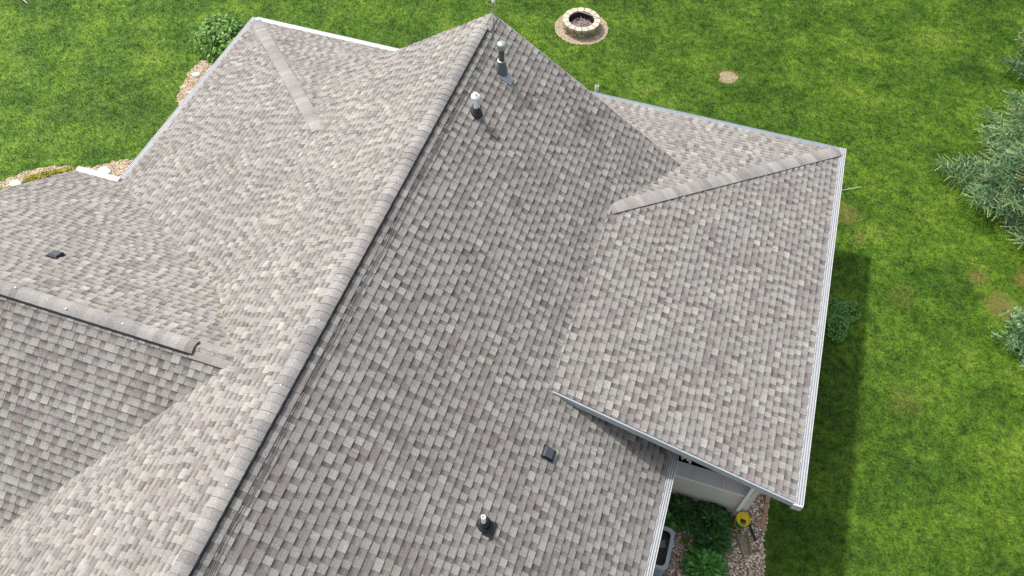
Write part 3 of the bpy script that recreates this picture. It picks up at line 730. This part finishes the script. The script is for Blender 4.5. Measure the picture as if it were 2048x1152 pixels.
for i in range(150):
    a = random.uniform(0, 6.28); r = .36 * math.sqrt(random.random()); L = random.uniform(.06, .22); b = random.uniform(0, 6.28)
    cx, cy = FPC[0] + r * math.cos(a), FPC[1] + r * math.sin(a); dx, dy = L / 2 * math.cos(b), L / 2 * math.sin(b)
    if math.hypot(cx + dx - FPC[0], cy + dy - FPC[1]) > .39 or math.hypot(cx - dx - FPC[0], cy - dy - FPC[1]) > .39: continue
    z = G + random.uniform(.09, .15); cc = random.choice([(.40, .27, .24), (.30, .19, .17), (.46, .33, .29), (.55, .48, .43), (.2, .14, .13)])
    tw.tube([(cx - dx, cy - dy, z), (cx, cy, z + .01), (cx + dx, cy + dy, z + random.uniform(-.02, .05))], random.uniform(.004, .010), 5, cc)
tag(tw.build('twigs', M_COL), 'heap of pinkish brown twigs lying in the stone fire pit', 'twigs', kind='stuff')
t = MB(); t.tube([(-.38, 8.98, G + .365), (-.1, 8.93, G + .362), (.25, 8.86, G + .362), (.60, 8.83, G + .365)], .008, 6)
tag(t.build('skewer', mat('pale_stick', (.6, .52, .5), .6)), 'thin pale skewer lying across the rim of the fire pit', 'skewer')

# ------------------------------------------------------------------ pebbles
ICO_V = []
ph = (1 + 5 ** .5) / 2
for a, b in ((-1, ph), (1, ph), (-1, -ph), (1, -ph)): ICO_V.append((a, b, 0))
for a, b in ((-1, ph), (1, ph), (-1, -ph), (1, -ph)): ICO_V.append((0, a, b))
for a, b in ((ph, -1), (ph, 1), (-ph, -1), (-ph, 1)): ICO_V.append((a, 0, b))
ICO_V = np.array(ICO_V) / math.hypot(1, ph)
ICO_F = np.array([(0,11,5),(0,5,1),(0,1,7),(0,7,10),(0,10,11),(1,5,9),(5,11,4),(11,10,2),(10,7,6),(7,1,8),(3,9,4),(3,4,2),(3,2,6),(3,6,8),(3,8,9),(4,9,5),(2,4,11),(6,2,10),(8,6,7),(9,8,1)])
def pebbles(name, xy, size, colors, z, label, cat, jz=.01):
    n = len(xy); s = rng.uniform(size[0], size[1], n); sc = np.stack([s * rng.uniform(.7, 1.4, n), s * rng.uniform(.7, 1.1, n), s * rng.uniform(.35, .7, n)], 1)
    a = rng.uniform(0, 6.28, n); V = ICO_V[None] * (1 + rng.normal(0, .12, (n, 12, 1))) * sc[:, None, :]
    x = V[..., 0] * np.cos(a)[:, None] - V[..., 1] * np.sin(a)[:, None]; y = V[..., 0] * np.sin(a)[:, None] + V[..., 1] * np.cos(a)[:, None]
    V = np.stack([x + xy[:, 0:1], y + xy[:, 1:2], V[..., 2] + z + rng.uniform(0, jz, n)[:, None]], -1)
    F = (ICO_F[None] + 12 * np.arange(n)[:, None, None]).reshape(-1, 3)
    cc = np.array(colors)[rng.integers(0, len(colors), n)] * rng.uniform(.8, 1.15, (n, 1))
    return tag(np_mesh(name, V.reshape(-1, 3), F, np.repeat(cc, 20, 0), M_COL), label, cat, kind='stuff')
def scatter_in(poly, n, box):
    x = rng.uniform(box[0], box[1], n); y = rng.uniform(box[2], box[3], n); k = inside(x, y, poly); return np.stack([x[k], y[k]], 1)
xy = scatter_in(BED2, 13000, (5.7, 8.3, -9.4, -5.0)); xy = xy[(xy[:, 1] < -6.07) | (xy[:, 0] > 7.62)]
pebbles('gravel', xy, (.012, .030), [(.78, .68, .58), (.66, .54, .44), (.50, .38, .29), (.88, .82, .74), (.30, .20, .14), (.70, .54, .40), (.42, .31, .23)], G + .014, 'loose white, tan and brown pebbles in the bed beside the porch wall', 'gravel')
ang = rng.uniform(0, 6.28, 3800); r = np.sqrt(rng.uniform(.33, .76, 3800)); xy = np.stack([FPC[0] + .03 + r * np.cos(ang), FPC[1] + r * np.sin(ang)], 1)
pebbles('pit_gravel', xy, (.008, .018), [(.55, .45, .30), (.62, .53, .38), (.45, .36, .24), (.36, .28, .2), (.68, .6, .45)], G + .012, 'tan gravel scattered in a ring round the fire pit', 'gravel')
xy = scatter_in(BED1, 14000, (-13.6, -9.0, -3.8, 3.8)); pebbles('mulch_chips', xy, (.014, .034), [(.42, .33, .23), (.34, .25, .17), (.48, .40, .30), (.28, .2, .14), (.52, .46, .38)], G + .012, 'tan chips covering the bed beyond the left eave', 'mulch', .004)
# flat white rocks in the left bed
def rock(x, y, s, h, colr, label, name='rock', group=None):
    t = MB(); n = 8; pts = []
    rs = [s * random.uniform(.75, 1.15) for _ in range(n)]
    a0 = random.uniform(0, 1)
    for k, (f, z) in enumerate(((1, 0), (1.02, h * .6), (.75, h))):
        for j in range(n):
            a = a0 + 2 * math.pi * j / n; pts.append((x + rs[j] * f * 1.3 * math.cos(a), y + rs[j] * f * math.sin(a), G + .01 + z + random.uniform(-.1, .1) * h * (k > 0)))
    t.mesh(pts, [[k * n + j, k * n + (j + 1) % n, (k + 1) * n + (j + 1) % n, (k + 1) * n + j] for k in (0, 1) for j in range(n)] + [list(range(2 * n, 3 * n))], colr)
    return tag(t.build(name, M_STONE), label, 'rock', group)
rock(-10.66, 2.5, .12, .05, (.46, .55, .5), 'flat white rock in the bed nearest the leafy bush')
rock(-10.40, 1.72, .07, .05, (.5, .47, .42), 'small white rock touching the left gutter line below the bush')
rock(-10.98, -1.86, .16, .05, (.52, .58, .54), 'largest white rock, in the notch between the two white gutters')
rock(-11.42, -1.97, .08, .05, (.46, .43, .38), 'smaller tan-white rock beside the end of the short white gutter')
rock(-13.0, -3.05, .15, .04, (.48, .45, .4), 'flat white rock at the left edge of the photo past the yellow shrub')

# ------------------------------------------------------------------ leafy plants
def leaves(name, centers, normals, size, colors, m, aspect=1.6, parent=None):
    """each leaf = two triangles folded along a midrib -> 4-gon fan"""
    n = len(centers); d = rng.normal(0, 1, (n, 3)); nn = normals / np.linalg.norm(normals, axis=1, keepdims=True)
    a = d - (d * nn).sum(1, keepdims=True) * nn; a /= np.linalg.norm(a, axis=1, keepdims=True); b = np.cross(nn, a)
    s = rng.uniform(size[0], size[1], n)[:, None]
    V = np.stack([centers - a * s * aspect * .5, centers + b * s * .5 - nn * s * .12, centers + a * s * aspect * .5 - nn * s * .15, centers - b * s * .5 - nn * s * .12, centers + nn * s * .05], 1)
    F = np.array([(0, 4, 1), (1, 4, 2), (2, 4, 3), (3, 4, 0)]); F = (F[None] + 5 * np.arange(n)[:, None, None]).reshape(-1, 3)
    cc = np.array(colors)[rng.integers(0, len(colors), n)] * rng.uniform(.75, 1.25, (n, 1))
    return np_mesh(name, V.reshape(-1, 3), F, np.repeat(cc, 4, 0), m, parent)
def bush(name, c, rad, nl, size, colors, label, cat, lobes=7, stems=True):
    e = empty(name, (c[0], c[1], G), label, cat)
    cs = []; ns = []
    for k in range(lobes):
        o2 = np.array([rng.uniform(-.45, .45) * rad[0], rng.uniform(-.45, .45) * rad[1], rng.uniform(-.25, .35) * rad[2]]); rr = rng.uniform(.5, .68)
        m_ = nl // lobes; d = rng.normal(0, 1, (m_, 3)); d /= np.linalg.norm(d, axis=1, keepdims=True)
        q = rng.uniform(.72, 1.05, (m_, 1)); cs.append(np.array(c) + o2 + d * q * np.array(rad) * rr); ns.append(d + np.array([0, 0, .6]) + rng.normal(0, .45, (m_, 3)))
    cs = np.concatenate(cs); ns = np.concatenate(ns); k = cs[:, 2] > G + .03
    leaves('foliage', cs[k], ns[k], size, colors, M_LEAF, 1.5, e)
    if stems:
        t = MB()
        for i in range(9):
            a = 6.28 * i / 9; t.tube([(c[0] + .05 * math.cos(a), c[1] + .05 * math.sin(a), G), (c[0] + .3 * rad[0] * math.cos(a), c[1] + .3 * rad[1] * math.sin(a), c[2]), (c[0] + .5 * rad[0] * math.cos(a), c[1] + .5 * rad[1] * math.sin(a), c[2] + .4 * rad[2])], [.018, .012, .005], 6)
        t.build('stem', M_STEM, e)
    return e
GR = [(.07, .19, .022), (.11, .26, .034), (.16, .32, .055), (.05, .14, .018), (.22, .38, .08)]
bush('leafy_bush', (-9.55, 2.95, -5.45), (.98, 1.10, .85), 5200, (.06, .11), GR, 'rounded leafy green bush beyond the far end of the left gutter', 'bush', 11)
YG = [(.30, .30, .02), (.38, .36, .03), (.22, .25, .02), (.42, .36, .05)]
def low_shrub(pts, r, n, label):
    e = empty('yellow_shrub', (pts[0][0], pts[0][1], G), label, 'shrub')
    cs, ns = [], []
    for (x, y) in pts:
        d = rng.normal(0, 1, (n, 3)); d /= np.linalg.norm(d, axis=1, keepdims=True); d[:, 2] = abs(d[:, 2])
        cs.append(np.array([x, y, G + .02]) + d * rng.uniform(.6, 1.05, (n, 1)) * np.array([r, r, r * 1.1])); ns.append(d + rng.normal(0, .5, (n, 3)))
    leaves('foliage', np.concatenate(cs), np.concatenate(ns), (.025, .05), YG, M_LEAF, 1.8, e)
low_shrub([(-11.7, -2.45), (-11.95, -2.6), (-12.2, -2.75), (-12.42, -2.95), (-11.55, -2.4)], .32, 900, 'long yellow-green shrub in the left bed beside the short white gutter')
low_shrub([(-13.15, -3.6), (-13.4, -3.7)], .28, 800, 'yellow-green shrub cut by the left edge of the photo')
# shaded leafy weeds in the lawn
n = 1300; a = rng.uniform(0, 6.28, n); r = .75 * np.sqrt(rng.random(n)) * (.75 + .25 * np.sin(3 * a))
P3 = np.stack([9.08 + r * np.cos(a) * .8, -.3 + r * np.sin(a) * 1.1, G + rng.uniform(.05, .16, n)], 1)
tag(leaves('weed_patch', P3, np.tile([0, 0, 1.], (n, 1)) + rng.normal(0, .35, (n, 3)), (.02, .045), [(.13, .32, .07), (.18, .38, .11), (.10, .25, .05)], M_LEAF, 1.3), 'patch of broad leafy weeds in the shaded lawn beside the right gutter', 'weeds', kind='stuff')
# hostas
def hosta(x, y, r, h, n, cols, label, L=(.10, .17)):
    e = empty('hosta', (x, y, G), label, 'hosta', 'hosta clumps beside the porch wall')
    t = MB(); st = MB()
    for i in range(n):
        f = (i + .5) / n; a = i * 2.39996 + random.uniform(-.2, .2); q = f ** .6
        el = (1 - q) * 1.2 + random.uniform(-.1, .15)
        bx, by = x + r * .72 * q * math.cos(a), y + r * .72 * q * math.sin(a); bz = G + h * (1 - .55 * q * q) + random.uniform(-.03, .03)
        d = Vector((math.cos(a) * math.cos(el), math.sin(a) * math.cos(el), math.sin(el) * .6)).normalized(); s = Vector((-math.sin(a), math.cos(a), random.uniform(-.25, .25))).normalized()
        nn = d.cross(s); nn = nn if nn.z > 0 else -nn
        Lf = random.uniform(*L); w = Lf * .24; b = Vector((bx, by, bz)); pts = []
        for u, ww, dz in ((0, .25, 0), (.25, .9, .06), (.55, 1.0, .05), (.82, .55, -.08), (1, .02, -.25)):
            m_ = b + d * Lf * u + nn * Lf * dz; pts += [m_ + s * w * ww + nn * w * .25, m_, m_ - s * w * ww + nn * w * .25]
        c = random.choice(cols); g_ = random.uniform(.8, 1.25); c = tuple(v * g_ for v in c)
        t.mesh(pts, [[3 * k, 3 * k + 1, 3 * k + 4, 3 * k + 3] for k in range(4)] + [[3 * k + 1, 3 * k + 2, 3 * k + 5, 3 * k + 4] for k in range(4)], c)
        if i % 4 == 0: st.tube([(x, y, G), (bx * .5 + x * .5, by * .5 + y * .5, bz - .03), (bx, by, bz)], .006, 4)
    t.build('leaf_mass', M_LEAF, e); st.build('stalks', mat('hosta_stalk', (.06, .13, .03)), e)
HG = [(.03, .10, .018), (.05, .15, .027), (.022, .075, .016), (.07, .19, .038)]
HB = [(.06, .22, .03), (.10, .31, .045), (.15, .38, .07), (.04, .15, .022)]
hosta(6.35, -6.45, .42, .30, 190, HG, 'dark hosta clump against the porch wall nearest the main roof gutter')
hosta(6.95, -6.50, .55, .36, 300, HG, 'large dark hosta clump against the middle of the porch wall')
hosta(7.08, -6.85, .40, .30, 160, HG, 'dark hosta clump in front of the large one, left of the yellow bucket')
hosta(6.05, -6.75, .26, .24, 90, HB, 'small hosta clump half hidden by the main roof gutter')
hosta(7.00, -7.42, .50, .36, 300, HB, 'bright green hosta clump at the bottom edge of the photo')
# small grass tufts in the gravel
def tuft(x, y, n, h, colr, label):
    t = MB()
    for i in range(n):
        a = random.uniform(0, 6.28); l = random.uniform(.3, 1) * h; p = Vector((x + random.uniform(-.03, .03), y + random.uniform(-.03, .03), G)); q = p + Vector((math.cos(a) * l * .5, math.sin(a) * l * .5, l)); e2 = p + Vector((math.cos(a) * l * 1.2, math.sin(a) * l * 1.2, l * .8)); s = Vector((-math.sin(a), math.cos(a), 0)) * .006
        f = random.uniform(.8, 1.2); t.mesh([p - s, p + s, q + s, q - s, e2], [(0, 1, 2, 3), (3, 2, 4)], tuple(v * f for v in colr))
    tag(t.build('grass_tuft', M_LEAF), label, 'weed', 'weeds in the gravel')
tuft(6.55, -6.98, 40, .16, (.18, .26, .05), 'pale grass tuft in the gravel between the condenser and the hostas')
tuft(7.45, -6.85, 36, .12, (.15, .24, .05), 'short weed tuft left of the splash block')
tuft(6.45, -8.0, 30, .12, (.22, .3, .04), 'yellow-green weed tuft at the bottom edge beside the condenser')

# ------------------------------------------------------------------ brick edging
def brick(x, y, rz, label):
    t = MB(); M2 = Matrix.Translation((x, y, G)) @ Matrix.Rotation(rz, 4, 'Z'); f = random.uniform(.85, 1.1)
    t.box((-.105, -.045, .0), (.105, .045, .065), M=M2); 
    o2 = t.build('brick', M_BRICK); md = o2.modifiers.new('bevel', 'BEVEL'); md.width = .006; md.segments = 2
    return tag(o2, label, 'brick', 'bricks edging the gravel bed')
nm = ['first', 'second', 'third']
brick(8.045, -5.30, math.pi / 2 + .03, 'tan edging brick farthest under the porch roof edge')
brick(8.05, -5.53, math.pi / 2 - .02, 'tan edging brick second from the porch roof edge')
brick(8.045, -5.76, math.pi / 2 + .02, 'tan edging brick in the middle of the straight row')
brick(8.03, -5.985, math.pi / 2 - .03, 'tan edging brick at the near end of the straight row')
brick(7.96, -6.145, .12, 'tan edging brick turned sideways at the corner, above the black pipe')
# ------------------------------------------------------------------ bucket
bx, by = 7.56, -6.27
bk = empty('bucket', (bx, by, G), 'green bucket with yellow rim and lid standing in the gravel at the porch corner', 'bucket')
t = MB(); t.lathe([(0, .0), (.125, .0), (.138, .24), (.140, .34)], (bx, by, G + .02), 32); t.build('bucket_body', M_GRN, bk, True)
t = MB(); t.lathe([(.138, .33), (.146, .335), (.148, .37), (.142, .385), (.130, .385), (.128, .35)], (bx, by, G + .02), 32); t.build('rim', M_YEL, bk)
t = MB(); a_ = [math.radians(x) for x in range(-50, 232, 12)]
tp = [(bx + .131 * math.cos(q), by + .131 * math.sin(q), G + .385) for q in a_]; t.poly(tp); t.poly([(p[0], p[1], p[2] - .01) for p in tp][::-1]); t.box((bx - .04, by + .0, G + .39), (bx + .04, by + .05, G + .42)); t.build('lid', M_YEL, bk)
t = MB(); t.lathe([(0, .3), (.126, .3)], (bx, by, G + .02), 24); t.box((bx - .055, by - .085, G + .33), (bx + .055, by - .01, G + .392)); t.build('opening', M_BLACK, bk)
t = MB(); t.tube([(bx - .14, by, G + .3), (bx - .13, by - .1, G + .2), (bx - .04, by - .16, G + .17), (bx + .08, by - .14, G + .2), (bx + .14, by, G + .3)], .006, 6); t.build('handle', M_YEL, bk)
# black drain pipe
t = MB()
p0, p1 = Vector((7.74, -6.17, G + .06)), Vector((7.93, -6.52, G + .05)); k = 14
t.tube([p0.lerp(p1, i / k) for i in range(k + 1)], [.030 if i % 2 else .025 for i in range(k + 1)], 10); tag(t.build('drain_pipe', M_BLACK), 'short black corrugated drain pipe lying in the gravel beside the bucket', 'pipe')
# splash block
t = MB(); M2 = Matrix.Translation((7.72, -6.66, G + .02)) @ Matrix.Rotation(math.radians(-66), 4, 'Z')
sec = [(-.13, .10), (-.10, .10), (-.08, .05), (.08, .05), (.10, .10), (.13, .10), (.13, 0), (-.13, 0)]
pa = [M2 @ Vector((-.2, y, z * 1.15)) for y, z in sec]; pb = [M2 @ Vector((.22, y * .72, z * .7)) for y, z in sec]; n8 = 8
t.mesh(pa + pb, [[j, (j + 1) % n8, n8 + (j + 1) % n8, n8 + j] for j in range(n8)] + [list(range(n8)), list(range(15, 7, -1))]); t.poly([M2 @ Vector((-.2, y, .1)) for y in (-.1,)] + [M2 @ Vector((-.2, .1, .1)), M2 @ Vector((-.17, .1, .1)), M2 @ Vector((-.17, -.1, .1))])
tag(t.build('splash_block', M_CONC), 'mossy brown concrete splash block on the pebbles below the bucket', 'splash block')
# ------------------------------------------------------------------ AC condenser
ax, ay, aw, ah = 5.80, -7.53, .41, .86
ac = empty('condenser', (ax, ay, G), 'grey outdoor air conditioner condenser under the main roof gutter', 'air conditioner')
def rrect(cx, cy, hx, hy, r, z, n=6):
    o2 = []
    for sx, sy, a0 in ((1, 1, 0), (-1, 1, 90), (-1, -1, 180), (1, -1, 270)):
        for k in range(n + 1):
            a = math.radians(a0 + 90 * k / n); o2.append((cx + sx * (hx - r) + r * math.cos(a), cy + sy * (hy - r) + r * math.sin(a), z))
    return o2
def ring(mbx, A, B_): 
    n = len(A); mbx.mesh(A + B_, [[j, (j + 1) % n, n + (j + 1) % n, n + j] for j in range(n)])
t = MB(); r_out = lambda z, d=0: rrect(ax, ay, aw - d, aw - d, .12 - d * .5, z)
ring(t, r_out(G + .06), r_out(G + ah - .07)); t.poly(r_out(G + .06))
for i in range(16):  # louvre ribs
    z = G + .10 + i * .042; ring(t, r_out(z, -.006), r_out(z + .018, -.006)); ring(t, r_out(z + .018, -.006), r_out(z + .022))
t.build('cabinet', M_ACG, ac)
t = MB(); ring(t, r_out(G + ah - .07, -.015), r_out(G + ah, -.015)); ring(t, r_out(G + ah, -.015), r_out(G + ah + .004, .05)); ring(t, r_out(G + ah + .004, .05), r_out(G + ah - .03, .06)); ring(t, r_out(G + ah - .07, -.015), r_out(G + ah - .07))
t.build('top_cover', mat('ac_light_grey', (.42, .46, .50), .45), ac)
t = MB(); t.poly(r_out(G + ah - .16, .01)); t.build('fan_well', M_BLACK, ac)
t = MB()
for q in range(6):
    r = .05 + q * .055; t.tube([(ax + r * math.cos(x * math.pi / 18), ay + r * math.sin(x * math.pi / 18), G + ah - .012) for x in range(37)], .0035, 5, cap=False)
for q in range(12):
    a = q * math.pi / 6; t.tube([(ax + .04 * math.cos(a), ay + .04 * math.sin(a), G + ah - .012), (ax + .355 * math.cos(a), ay + .355 * math.sin(a), G + ah - .02)], .0035, 5)
t.build('fan_grille', mat('grille', (.10, .11, .12), .5), ac)
t = MB(); t.lathe([(0, .03), (.06, .03), (.06, -.02)], (ax, ay, G + ah - .10), 16)
for q in range(4):
    a = q * math.pi / 2 + .4; M2 = Matrix.Translation((ax, ay, G + ah - .11)) @ Matrix.Rotation(a, 4, 'Z') @ Matrix.Rotation(.35, 4, 'X'); t.box((.05, -.07, -.002), (.32, .07, .002), M=M2)
t.build('fan', mat('fan_grey', (.25, .25, .25), .5), ac)
t = MB(); t.box((ax - .5, ay - .5, G + .0), (ax + .5, ay + .5, G + .06)); t.build('pad', M_CONC, ac)

# ------------------------------------------------------------------ stake and twig on the lawn
t = MB(); t.tube([(8.0, 3.55, G + .03), (9.33, 4.31, G + .05)], .006, 6); tag(t.build('garden_stake', M_CREAM), 'thin white stake lying on the lawn beside the right gutter', 'stake')
t = MB(); t.tube([(-18.35, 4.05, G + .03), (-18.15, 3.95, G + .12), (-17.95, 3.86, G + .10), (-17.8, 3.80, G + .04)], [.05, .045, .035, .015], 7); t.tube([(-18.2, 3.97, G + .1), (-18.0, 4.1, G + .12)], [.025, .01], 6)
tag(t.build('fallen_branch', mat('pale_bark', (.5, .42, .32), .85, noise=.3)), 'pale fallen branch on the lawn at the top left corner', 'branch')

# ------------------------------------------------------------------ spruces
def spruce(name, x, y, H, R0, label, nb=90, seed=1, tone=1.0, young=.5, twl=.15):
    R = np.random.default_rng(seed); e = empty(name, (x, y, G), label, 'spruce tree')
    t = MB(); t.tube([(x, y, G), (x, y, G + H * .5), (x, y, G + H)], [.045 * H / 2.2, .03 * H / 2.2, .01], 8)
    TB, TD, TT, LEN = [], [], [], []
    br = MB()
    for i in range(nb):
        f = (i + .5) / nb; z = G + .12 + H * (f ** 1.15) * .93; L = R0 * (1 - f) ** .85 * R.uniform(.75, 1.08) + .12; a = i * 2.39996 + R.uniform(-.25, .25)
        droop = -.18 * (1 - f) + .25 * f
        npt = max(4, int(L / .14)); pts = []
        dirv = np.array([math.cos(a), math.sin(a), 0]); side = np.array([-math.sin(a), math.cos(a), 0])
        for k in range(npt + 1):
            s = k / npt; pts.append(np.array([x, y, z]) + dirv * L * s + np.array([0, 0, 1]) * L * (droop * s + .22 * s * s))
        br.tube([tuple(p) for p in pts], [max(.004, .022 * (1 - k / npt) * L / R0 + .003) for k in range(npt + 1)], 4, cap=False)
        for k in range(1, npt + 1):
            s = k / npt; p = pts[k]; w = (.62 * L * (1 - s) ** .8 * .75 + .10)
            for sg in (-1, 1):
                d = dirv * .62 + side * sg * R.uniform(.7, 1.0) + np.array([0, 0, R.uniform(-.22, .12)]); d /= np.linalg.norm(d)
                m_ = max(1, int(w / .11)); 
                for j in range(m_):
                    q = p + d * w * (j / m_) - np.array([0, 0, .03 * j / m_]); last = j == m_ - 1
                    TB.append(q); TD.append(d + R.normal(0, .12, 3)); TT.append(last and s > .3 and R.random() < young); LEN.append(twl * R.uniform(.8, 1.2) * (1.25 if TT[-1] else 1))
                    if not last or R.random() < .7:
                        for s2 in (-1, 1):
                            dd = d * .6 + np.cross(d, [0, 0, 1]) * s2 * .8 + R.normal(0, .15, 3); TB.append(q); TD.append(dd); TT.append(s > .75 and R.random() < young * .3); LEN.append(twl * R.uniform(.5, .9))
            if k == npt: TB.append(p); TD.append(dirv + R.normal(0, .1, 3)); TT.append(R.random() < young * 1.3); LEN.append(twl * 1.1)
    TB = np.array(TB); TD = np.array(TD); TD /= np.linalg.norm(TD, axis=1, keepdims=True); TT = np.array(TT); LEN = np.array(LEN)
    n = len(TB); nn = 22
    # needles
    s = np.tile(np.linspace(.02, 1, nn), (n, 1)); ang = np.tile(np.arange(nn) * 2.4, (n, 1)) + R.uniform(0, 6, (n, 1))
    ax1 = np.cross(TD, np.tile([.3, .2, 1.], (n, 1))); ax1 /= np.linalg.norm(ax1, axis=1, keepdims=True); ax2 = np.cross(TD, ax1)
    bp = TB[:, None] + TD[:, None] * (s * LEN[:, None])[..., None]
    rad = ax1[:, None] * np.cos(ang)[..., None] + ax2[:, None] * np.sin(ang)[..., None]
    nl = np.where(TT, .030, .038)[:, None, None] * (1.15 - .5 * s[..., None])
    tip = bp + rad * nl * .85 + TD[:, None] * nl * .9
    wv = np.cross(rad, TD[:, None]); wv = wv * np.where(TT, .020, .008)[:, None, None]
    V = np.stack([bp - wv, bp + wv, tip], 2).reshape(-1, 3); F = np.arange(len(V)).reshape(-1, 3)
    old = np.array([(.20, .36, .17), (.28, .46, .24), (.13, .25, .11), (.36, .52, .30)])[R.integers(0, 4, n)]; new = np.array([(.42, .52, .22), (.52, .58, .28), (.34, .46, .18)])[R.integers(0, 3, n)]
    C = np.where(TT[:, None], new, old) * tone * R.uniform(.75, 1.25, (n, 1)); C = np.repeat(C, nn, 0) * R.uniform(.8, 1.2, (n * nn, 1))
    # twig cores
    core = MB()
    np_mesh('foliage', V, F, C, M_NEEDLE, e)
    cw = ax1 * .006; V2 = np.stack([TB - cw, TB + cw, TB + TD * LEN[:, None] * .95], 1).reshape(-1, 3)
    cw2 = ax2 * .006; V3 = np.stack([TB - cw2, TB + cw2, TB + TD * LEN[:, None] * .95], 1).reshape(-1, 3)
    VV = np.concatenate([V2, V3]); CC = np.concatenate([np.where(TT[:, None], new, old * .4)] * 2)
    np_mesh('twigs', VV, np.arange(len(VV)).reshape(-1, 3), CC, M_NEEDLE, e)
    t.build('trunk', M_STEM, e); br.build('branch', M_STEM, e)
    return e
spruce('spruce_tree', 14.85, 6.0, 5.6, 3.4, 'large blue-green spruce with pale yellow new shoots at the right edge', 150, 3, 1.0, .6, .25)
spruce('spruce_tree', 15.6, 11.2, 4.6, 2.5, 'second spruce mostly outside the upper right edge of the photo', 70, 4, .8, .3, .16)
spruce('young_spruce', 13.8, .35, 1.3, 1.0, 'small bright green young spruce by the lower right edge, past the brown patch', 60, 5, 1.1, .1, .14)
